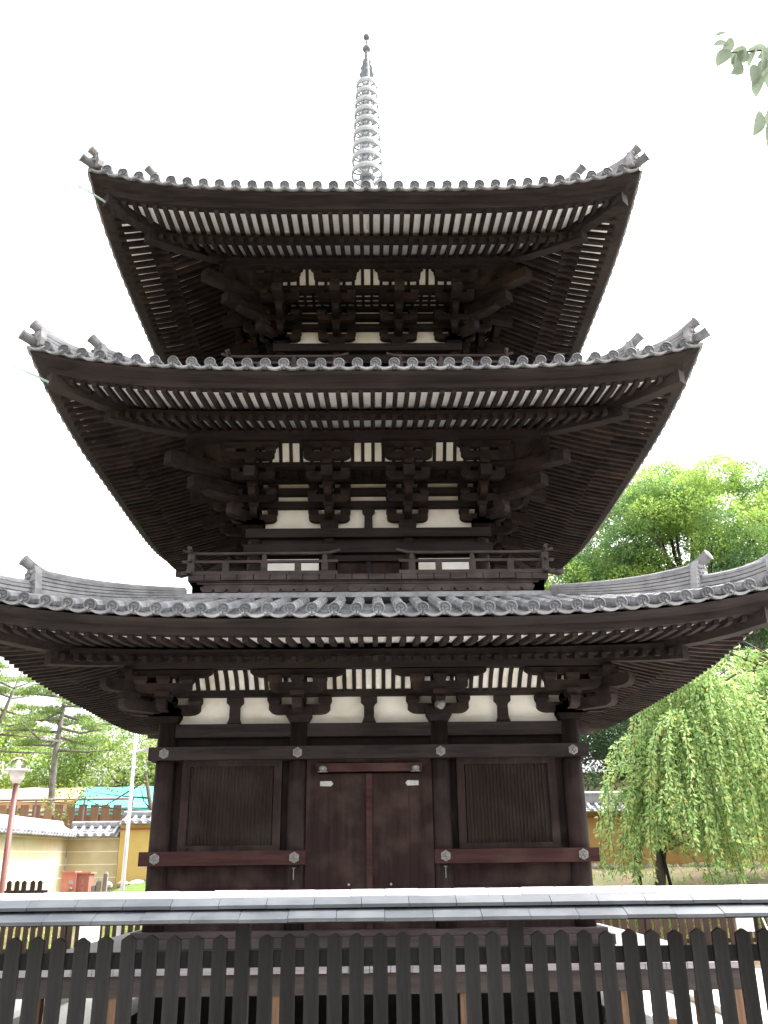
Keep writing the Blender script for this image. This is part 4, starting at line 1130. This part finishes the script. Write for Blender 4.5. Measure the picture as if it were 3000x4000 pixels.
# weeping tree in front of the orange wall
def weeping():
    bx, by = 6.6, 9.0; bz = zt(bx, by) - .03
    f = tag(empty('weeping_tree', (bx, by, bz)), 'weeping cherry tree with long hanging leafy strands right of the pagoda', 'tree')
    B = np.array((bx, by, bz)); tk = MB()
    tp = [(0, 0, 0), (.06, 0, .45), (.16, .05, 1.1), (.42, .1, 2.2), (.8, .2, 3.4), (1.5, .3, 4.7), (2.3, .4, 5.6)]
    tk.tube(tp, [.17, .135, .12, .10, .09, .07, .04], 10)
    P = []; D = []; W = MB()
    tw = []
    def strand(s, out, L_, sway):
        """hangs from s: first outwards, then down"""
        low = random.uniform(.25, 1.1); n = max(6, int(L_ / .10)); p = np.array(s, float); v = np.array((out[0]*.8, out[1]*.8, .18)); pts = [p.copy()]
        for k in range(n):
            v = v + np.array((sway[0]*.02, sway[1]*.02, -.125)); v = v * np.array((.968, .968, 1)); v /= max(1, np.linalg.norm(v)); p = p + v * .10
            if p[2] + bz < zt(p[0] + bx, p[1] + by) + low: break
            pts.append(p.copy())
        return pts
    ends = []
    for k in range(58):
        t = random.random() ** .7; i = 2 + t * 4; i0 = int(min(i, 5)); fr = i - i0
        s = np.array(tp[i0]) * (1 - fr) + np.array(tp[min(i0+1, 6)]) * fr
        a = random.uniform(0, 2*pi); rr = random.uniform(.5, 2.2) * (.6 + .5 * (s[2] / 5.6)); e = s + np.array((rr*cos(a)*(1.15 if cos(a) > 0 else .62), rr*sin(a)*.8, random.uniform(.05, .75)))
        m = (s + e)/2 + np.array((0, 0, .22)); W_pts = [s, m, e]
        tk.tube(W_pts, [.032, .022, .010], 5)
        for j in range(random.randint(5, 8)):
            q_ = random.random(); st = (s*(1-q_)**2 + 2*m*q_*(1-q_) + e*q_**2); a2 = a + random.uniform(-1.0, 1.0)
            pts = strand(st, (cos(a2), sin(a2)), random.uniform(1.0, 3.6) * (.55 + .6 * min(1, s[2] / 4)), (random.uniform(-1, 1), random.uniform(-1, 1)))
            if abs(pts[-1][0] - .2) < .45 and pts[-1][2] < 1.3: pts = [p for p in pts if p[2] > 1.25 + .5 * random.random()]
            tw.append(pts)
    for pts in tw:
        if len(pts) < 4: continue
        tk.tube(pts[::2] if len(pts) > 6 else pts, .006, 3, cap=False)
        m = len(pts) - 1
        for k in range(m):
            for _ in range(5):
                t = random.random(); p = pts[k]*(1-t) + pts[k+1]*t; dv = pts[k+1] - pts[k]; dv = dv / (np.linalg.norm(dv) + 1e-9)
                sd = unit(1)[0]; P.append(p + sd*.03); D.append(dv*.6 + sd*.9 + np.array((0, 0, -.3)))
    tk.build('trunk', M['bark'], f, smooth=True)
    n = len(P); leaves_mesh('crown', P, D, rng.uniform(.09, .155, n), rng.uniform(.036, .056, n), M['leaf_willow'], f, bend=.15)
    # props holding the young trunk
    return n
weeping()
for k, (x, dx, lab) in enumerate(((6.18, .0, 'upright thin wooden prop left of the weeping tree trunk'), (6.98, -.22, 'slanting thin wooden prop right of the weeping tree trunk'))):
    p = MB(); z = zt(x, 8.8); p.tube([(0, 0, -.1), (dx, .1, 1.5)], .04, 8); tag(p.build('tree_prop', M['fence_wood'], loc=(x, 8.8, z)), lab, 'prop', 'props of the weeping tree')
# second weeping crown farther right
def weeping_far():
    bx, by = 11.2, 10.5; bz = zt(bx, by)
    f = tag(empty('weeping_tree', (bx, by, bz)), 'second weeping cherry tree whose strands fill the right edge', 'tree')
    tk = MB(); tp = [(0, 0, 0), (.0, 0, 1.5), (-.1, .05, 3.2), (-.2, .1, 4.8), (-.3, .1, 6.0)]; tk.tube(tp, [.2, .17, .14, .1, .06], 9); P = []; D = []
    for k in range(46):
        i = 1.6 + 2.4 * random.random(); i0 = int(min(i, 3)); fr = i - i0; s = np.array(tp[i0])*(1-fr) + np.array(tp[i0+1])*fr
        a = random.uniform(0, 2*pi); rr = random.uniform(.6, 2.3); e = s + np.array((rr*cos(a), rr*sin(a)*.8, random.uniform(.1, .7))); m = (s+e)/2 + np.array((0, 0, .25)); tk.tube([s, m, e], [.03, .02, .01], 5)
        for j in range(6):
            q_ = random.random(); p = s*(1-q_)**2 + 2*m*q_*(1-q_) + e*q_**2; a2 = a + random.uniform(-1, 1); v = np.array((cos(a2)*.8, sin(a2)*.8, .15)); pts = [p.copy()]
            for _ in range(int(random.uniform(10, 36))):
                v = v + np.array((0, 0, -.16)); v *= np.array((.955, .955, 1)); v /= max(1, np.linalg.norm(v)); p = p + v*.11; pts.append(p.copy())
                if p[2] < .3: break
            for k2 in range(len(pts) - 1):
                for _ in range(4):
                    t = random.random(); dv = pts[k2+1] - pts[k2]; dv = dv/(np.linalg.norm(dv) + 1e-9); sd = unit(1)[0]; P.append(pts[k2]*(1-t) + pts[k2+1]*t + sd*.012); D.append(dv*.6 + sd*.9 + np.array((0, 0, -.3)))
    tk.build('trunk', M['bark'], f, smooth=True); n = len(P)
    leaves_mesh('crown', P, D, rng.uniform(.11, .18, n), rng.uniform(.045, .07, n), M['leaf_willow'], f, bend=.15)
weeping_far()

# left side: pine, yellow green trees
def pine(bx, by, h, label, leans=0, seed=1, pads=26, rt=.17):
    random.seed(seed); bz = zt(bx, by); f = tag(empty('pine_tree', (bx, by, bz)), label, 'tree'); tk = MB()
    tp = [(0, 0, 0), (.03, 0, h*.3), (-.04, 0, h*.55), (.05 + leans*.5, 0, h*.8), (.05 + leans, 0, h)]; tk.tube(tp, [rt, rt*.9, rt*.75, rt*.5, rt*.2], 10); P = []; D = []
    for k in range(pads):
        t = .58 + .42 * (k / pads); z = h * t; a = k * 2.4 + random.uniform(-.4, .4); L_ = (1 - t) * 2.2 + random.uniform(.7, 1.7)
        s = np.array((.05*t, 0, z)); e = s + np.array((L_*cos(a), L_*sin(a)*.8, random.uniform(-.25, .35))); m = (s+e)/2 + np.array((0, 0, random.uniform(-.25, .05)))
        tk.tube([s, m, e], [.055, .04, .015], 6)
        for q_ in range(random.randint(4, 7)):
            tq = random.uniform(.35, 1.05); c = s*(1-tq) + e*tq + np.array((random.uniform(-.4, .4), random.uniform(-.4, .4), random.uniform(0, .16))); rr = random.uniform(.18, .40); n = int(520 * rr)
            u = unit(n) * rng.uniform(.2, 1, (n, 1)) ** .5 * np.array((rr, rr, rr*.34)); P.append(c + u); d = unit(n); d[:, 2] = np.abs(d[:, 2]) + .3; D.append(d)
    tk.build('trunk', M['bark_pine'], f, smooth=True); P = np.concatenate(P); D = np.concatenate(D); n = len(P)
    leaves_mesh('crown', P, D, rng.uniform(.09, .16, n), rng.uniform(.018, .03, n), M['leaf_pine'], f)
pine(-10.6, 17.5, 7.0, 'pine with a straight grey trunk and flat tufts left of the pagoda', seed=3, pads=20, rt=.135)
pine(-14.2, 20.5, 7.4, 'darker pine leaning in at the far left edge', leans=.9, seed=8, pads=16, rt=.13)
random.seed(21)
g1 = zt(-9, 25)
c, r = blob((-10.2, 25.5, 5.6), (3.9, 2.0, 2.1), 60, .6, 1.15)
crown_tree('cherry_tree', 'broad yellow green cherry tree above the turquoise stall', (-9.6, 25.8, g1), [(-9.6, 25.8, g1), (-9.5, 25.8, 4.2), (-9.2, 25.6, 5.5)], [.22, .18, .1], c, r, 700, .125, M['leaf_cherry'], m2=M['leaf_cherry_green'])
c, r = blob((-17.5, 27, 6.0), (4.2, 2.4, 2.5), 55, .7, 1.25)
crown_tree('cherry_tree', 'green cherry tree behind the orange stall at far left', (-17, 27, g1), [(-17, 27, g1), (-17, 27, 4.5), (-17.2, 27, 6)], [.25, .2, .1], c, r, 320, .18, M['leaf_cherry'], m2=M['leaf_camphor'])
c, r = blob((-4.5, 26, 5.5), (3.2, 2.0, 2.2), 40, .6, 1.1)
crown_tree('cherry_tree', 'yellow green cherry tree partly behind the pagoda on the left', (-4.5, 26, g1), [(-4.5, 26, g1), (-4.5, 26, 4.2), (-4.4, 26, 5.5)], [.22, .18, .1], c, r, 600, .13, M['leaf_cherry'])
# drooping boughs in front of the board fence
c = [(-9.4, 15.2, 4.1), (-8.9, 15.1, 4.3), (-8.3, 15.0, 4.6), (-9.7, 14.9, 3.75), (-9.0, 14.9, 3.85), (-9.35, 14.8, 3.45), (-8.6, 15, 4.05), (-7.7, 15.1, 4.75), (-9.2, 14.8, 3.2), (-7.2, 15.2, 4.4), (-7.9, 15, 4.3), (-8.0, 15.2, 5.2), (-7.2, 15.4, 5.4), (-6.9, 15.4, 4.9)]
r = [.30, .34, .38, .24, .26, .2, .3, .4, .15, .35, .3, .5, .55, .45]
crown_tree('cherry_tree', 'young cherry tree drooping over the tan board fence', (-6.6, 15.2, zt(-6.6, 15.2)), [(-6.6, 15.2, zt(-6.6, 15.2)), (-6.7, 15.2, 3.4), (-7.0, 15.2, 4.6)], [.09, .07, .05], c, r, 420, .12, M['leaf_cherry'])

# leaves of a branch that reaches in at the upper right
def near_branch():
    o = np.array((2.35, -10.2, 5.45)); f = tag(empty('overhanging_tree', tuple(o)), 'grey green leaves of an overhanging tree branch at the upper right corner', 'tree')
    tk = MB(); tk.tube([(0, 0, 0), (-.25, -.05, .02), (-.42, -.1, -.02), (-.60, -.14, -.08)], [.012, .009, .006, .003], 6)
    tk.tube([(-.25, -.05, .02), (-.38, -.12, -.12), (-.45, -.15, -.24)], [.006, .004, .002], 5); tk.tube([(-.05, 0, 0), (-.32, -.05, -.33), (-.48, -.1, -.40)], [.006, .004, .002], 5)
    tk.tube([(0, 0, 0), (.6, -.1, .05), (1.5, -.35, -.1), (2.6, -.6, -.55)], [.012, .022, .04, .07], 7)
    tk.tube([(2.7, -.6, -5.5), (2.65, -.6, -3.0), (2.6, -.6, -.55), (2.9, -.6, 1.6), (3.2, -.7, 3.0)], [.17, .14, .11, .07, .03], 9)
    tk.build('trunk', M['bark'], f)
    cc, cr_ = blob((3.2, -.7, 2.0), (1.2, 1.2, 1.4), 22, .35, .6); P_, D_ = clump_leaves(np.array(cc), np.array(cr_), 150)
    leaves_mesh('crown', P_, D_, rng.uniform(.07, .12, len(P_)), rng.uniform(.04, .06, len(P_)), M['leaf_near'], f)
    lv = [(-.60, -.14, -.02, 200, .075), (-.61, -.15, -.07, 235, .105), (-.57, -.14, -.10, 255, .10), (-.50, -.12, -.06, 215, .095), (-.53, -.14, .02, 170, .06), (-.46, -.12, -.02, 240, .09), (-.49, -.13, -.14, 260, .10), (-.42, -.11, -.08, 250, .10), (-.40, -.1, .0, 160, .07), (-.55, -.14, -.16, 225, .09),
          (-.60, -.14, .05, 195, .05), (-.45, -.12, .05, 60, .05), (-.40, -.1, -.14, 255, .09), (-.36, -.1, -.02, 210, .09), (-.53, -.13, -.02, 245, .11), (-.47, -.12, -.20, 250, .10), (-.43, -.12, -.04, 262, .11), (-.57, -.14, .0, 230, .09), (-.49, -.1, -.40, 250, .12), (-.45, -.1, -.46, 255, .11), (-.40, -.07, -.34, 240, .10)]
    me = None
    for x, y, z, a, L_ in lv:
        mb = MB(); n = 8; up = []; lo = []; ce = []; L_ *= 1.25
        for k in range(n + 1):
            t = k / n; w = .26 * L_ * (sin(pi * t ** .8)) ** .9; up.append((t*L_, w, .22*w - .12*L_*t*t)); ce.append((t*L_, 0, -.12*L_*t*t)); lo.append((t*L_, -w, .22*w - .12*L_*t*t))
        vs = up + ce + lo; fs = []
        for k in range(n): fs += [(k, k+1, n+1+k+1, n+1+k), (n+1+k, n+1+k+1, 2*n+2+k+1, 2*n+2+k)]
        mb.add(vs, fs); ob = mb.build('leaf', M['leaf_near'], f, smooth=True, loc=(x, y, z))
        ob.rotation_euler = (radians(random.uniform(40, 130)), radians(-(a - 0) ), radians(random.uniform(-25, 25)))
near_branch()

# ------------------------------------------------------------------ sky, sun, camera
SUN_EL, SUN_AZ = 58, 70
w = bpy.data.worlds.new('World'); SC.world = w; w.use_nodes = True; nt = w.node_tree
sk = nt.nodes.new('ShaderNodeTexSky'); sk.sky_type = 'NISHITA'; sk.sun_disc = False; sk.sun_elevation = radians(SUN_EL); sk.sun_rotation = radians(SUN_AZ)
sk.dust_density = 6; sk.air_density = 1.0; sk.ozone_density = 1.0
hs = nt.nodes.new('ShaderNodeHueSaturation'); hs.inputs['Saturation'].default_value = .12
bg = nt.nodes['Background']; bg.inputs['Strength'].default_value = .15
nt.links.new(sk.outputs[0], hs.inputs['Color']); nt.links.new(hs.outputs[0], bg.inputs['Color'])
sl = bpy.data.lights.new('sun', 'SUN'); sl.energy = 1.3; sl.angle = radians(16); sl.color = (1, .95, .87)
so = bpy.data.objects.new('sun', sl); COL.objects.link(so)
# sun_rotation counts clockwise from +Y seen from above
az = radians(SUN_AZ); dx, dy, dz = sin(az)*cos(radians(SUN_EL)), cos(az)*cos(radians(SUN_EL)), sin(radians(SUN_EL))
from mathutils import Vector, Matrix
so.rotation_euler = Vector((-dx, -dy, -dz)).to_track_quat('-Z', 'Y').to_euler()

th, ps, ro = radians(21.6397), radians(.7693), radians(.6753)
fw = Vector((sin(ps)*cos(th), cos(ps)*cos(th), sin(th))); rt_ = Vector((cos(ps), -sin(ps), 0)); up = rt_.cross(fw)
r2 = rt_*cos(ro) - up*sin(ro); u2 = rt_*sin(ro) + up*cos(ro)
cam = bpy.data.cameras.new('camera'); cam.sensor_fit = 'VERTICAL'; cam.sensor_height = 36; cam.lens = 31.393; cam.clip_end = 2000; cam.clip_start = .05
co = bpy.data.objects.new('camera', cam); COL.objects.link(co)
m4 = Matrix((( r2.x, u2.x, -fw.x, .063), (r2.y, u2.y, -fw.y, -13.4152), (r2.z, u2.z, -fw.z, 1.85), (0, 0, 0, 1)))
co.matrix_world = m4; SC.camera = co
SC.render.engine = 'CYCLES'
SC.cycles.max_bounces = 8; SC.cycles.transparent_max_bounces = 8
SC.view_settings.view_transform = 'Standard'; SC.view_settings.look = 'None'; SC.view_settings.exposure = 2.45; SC.view_settings.gamma = 1
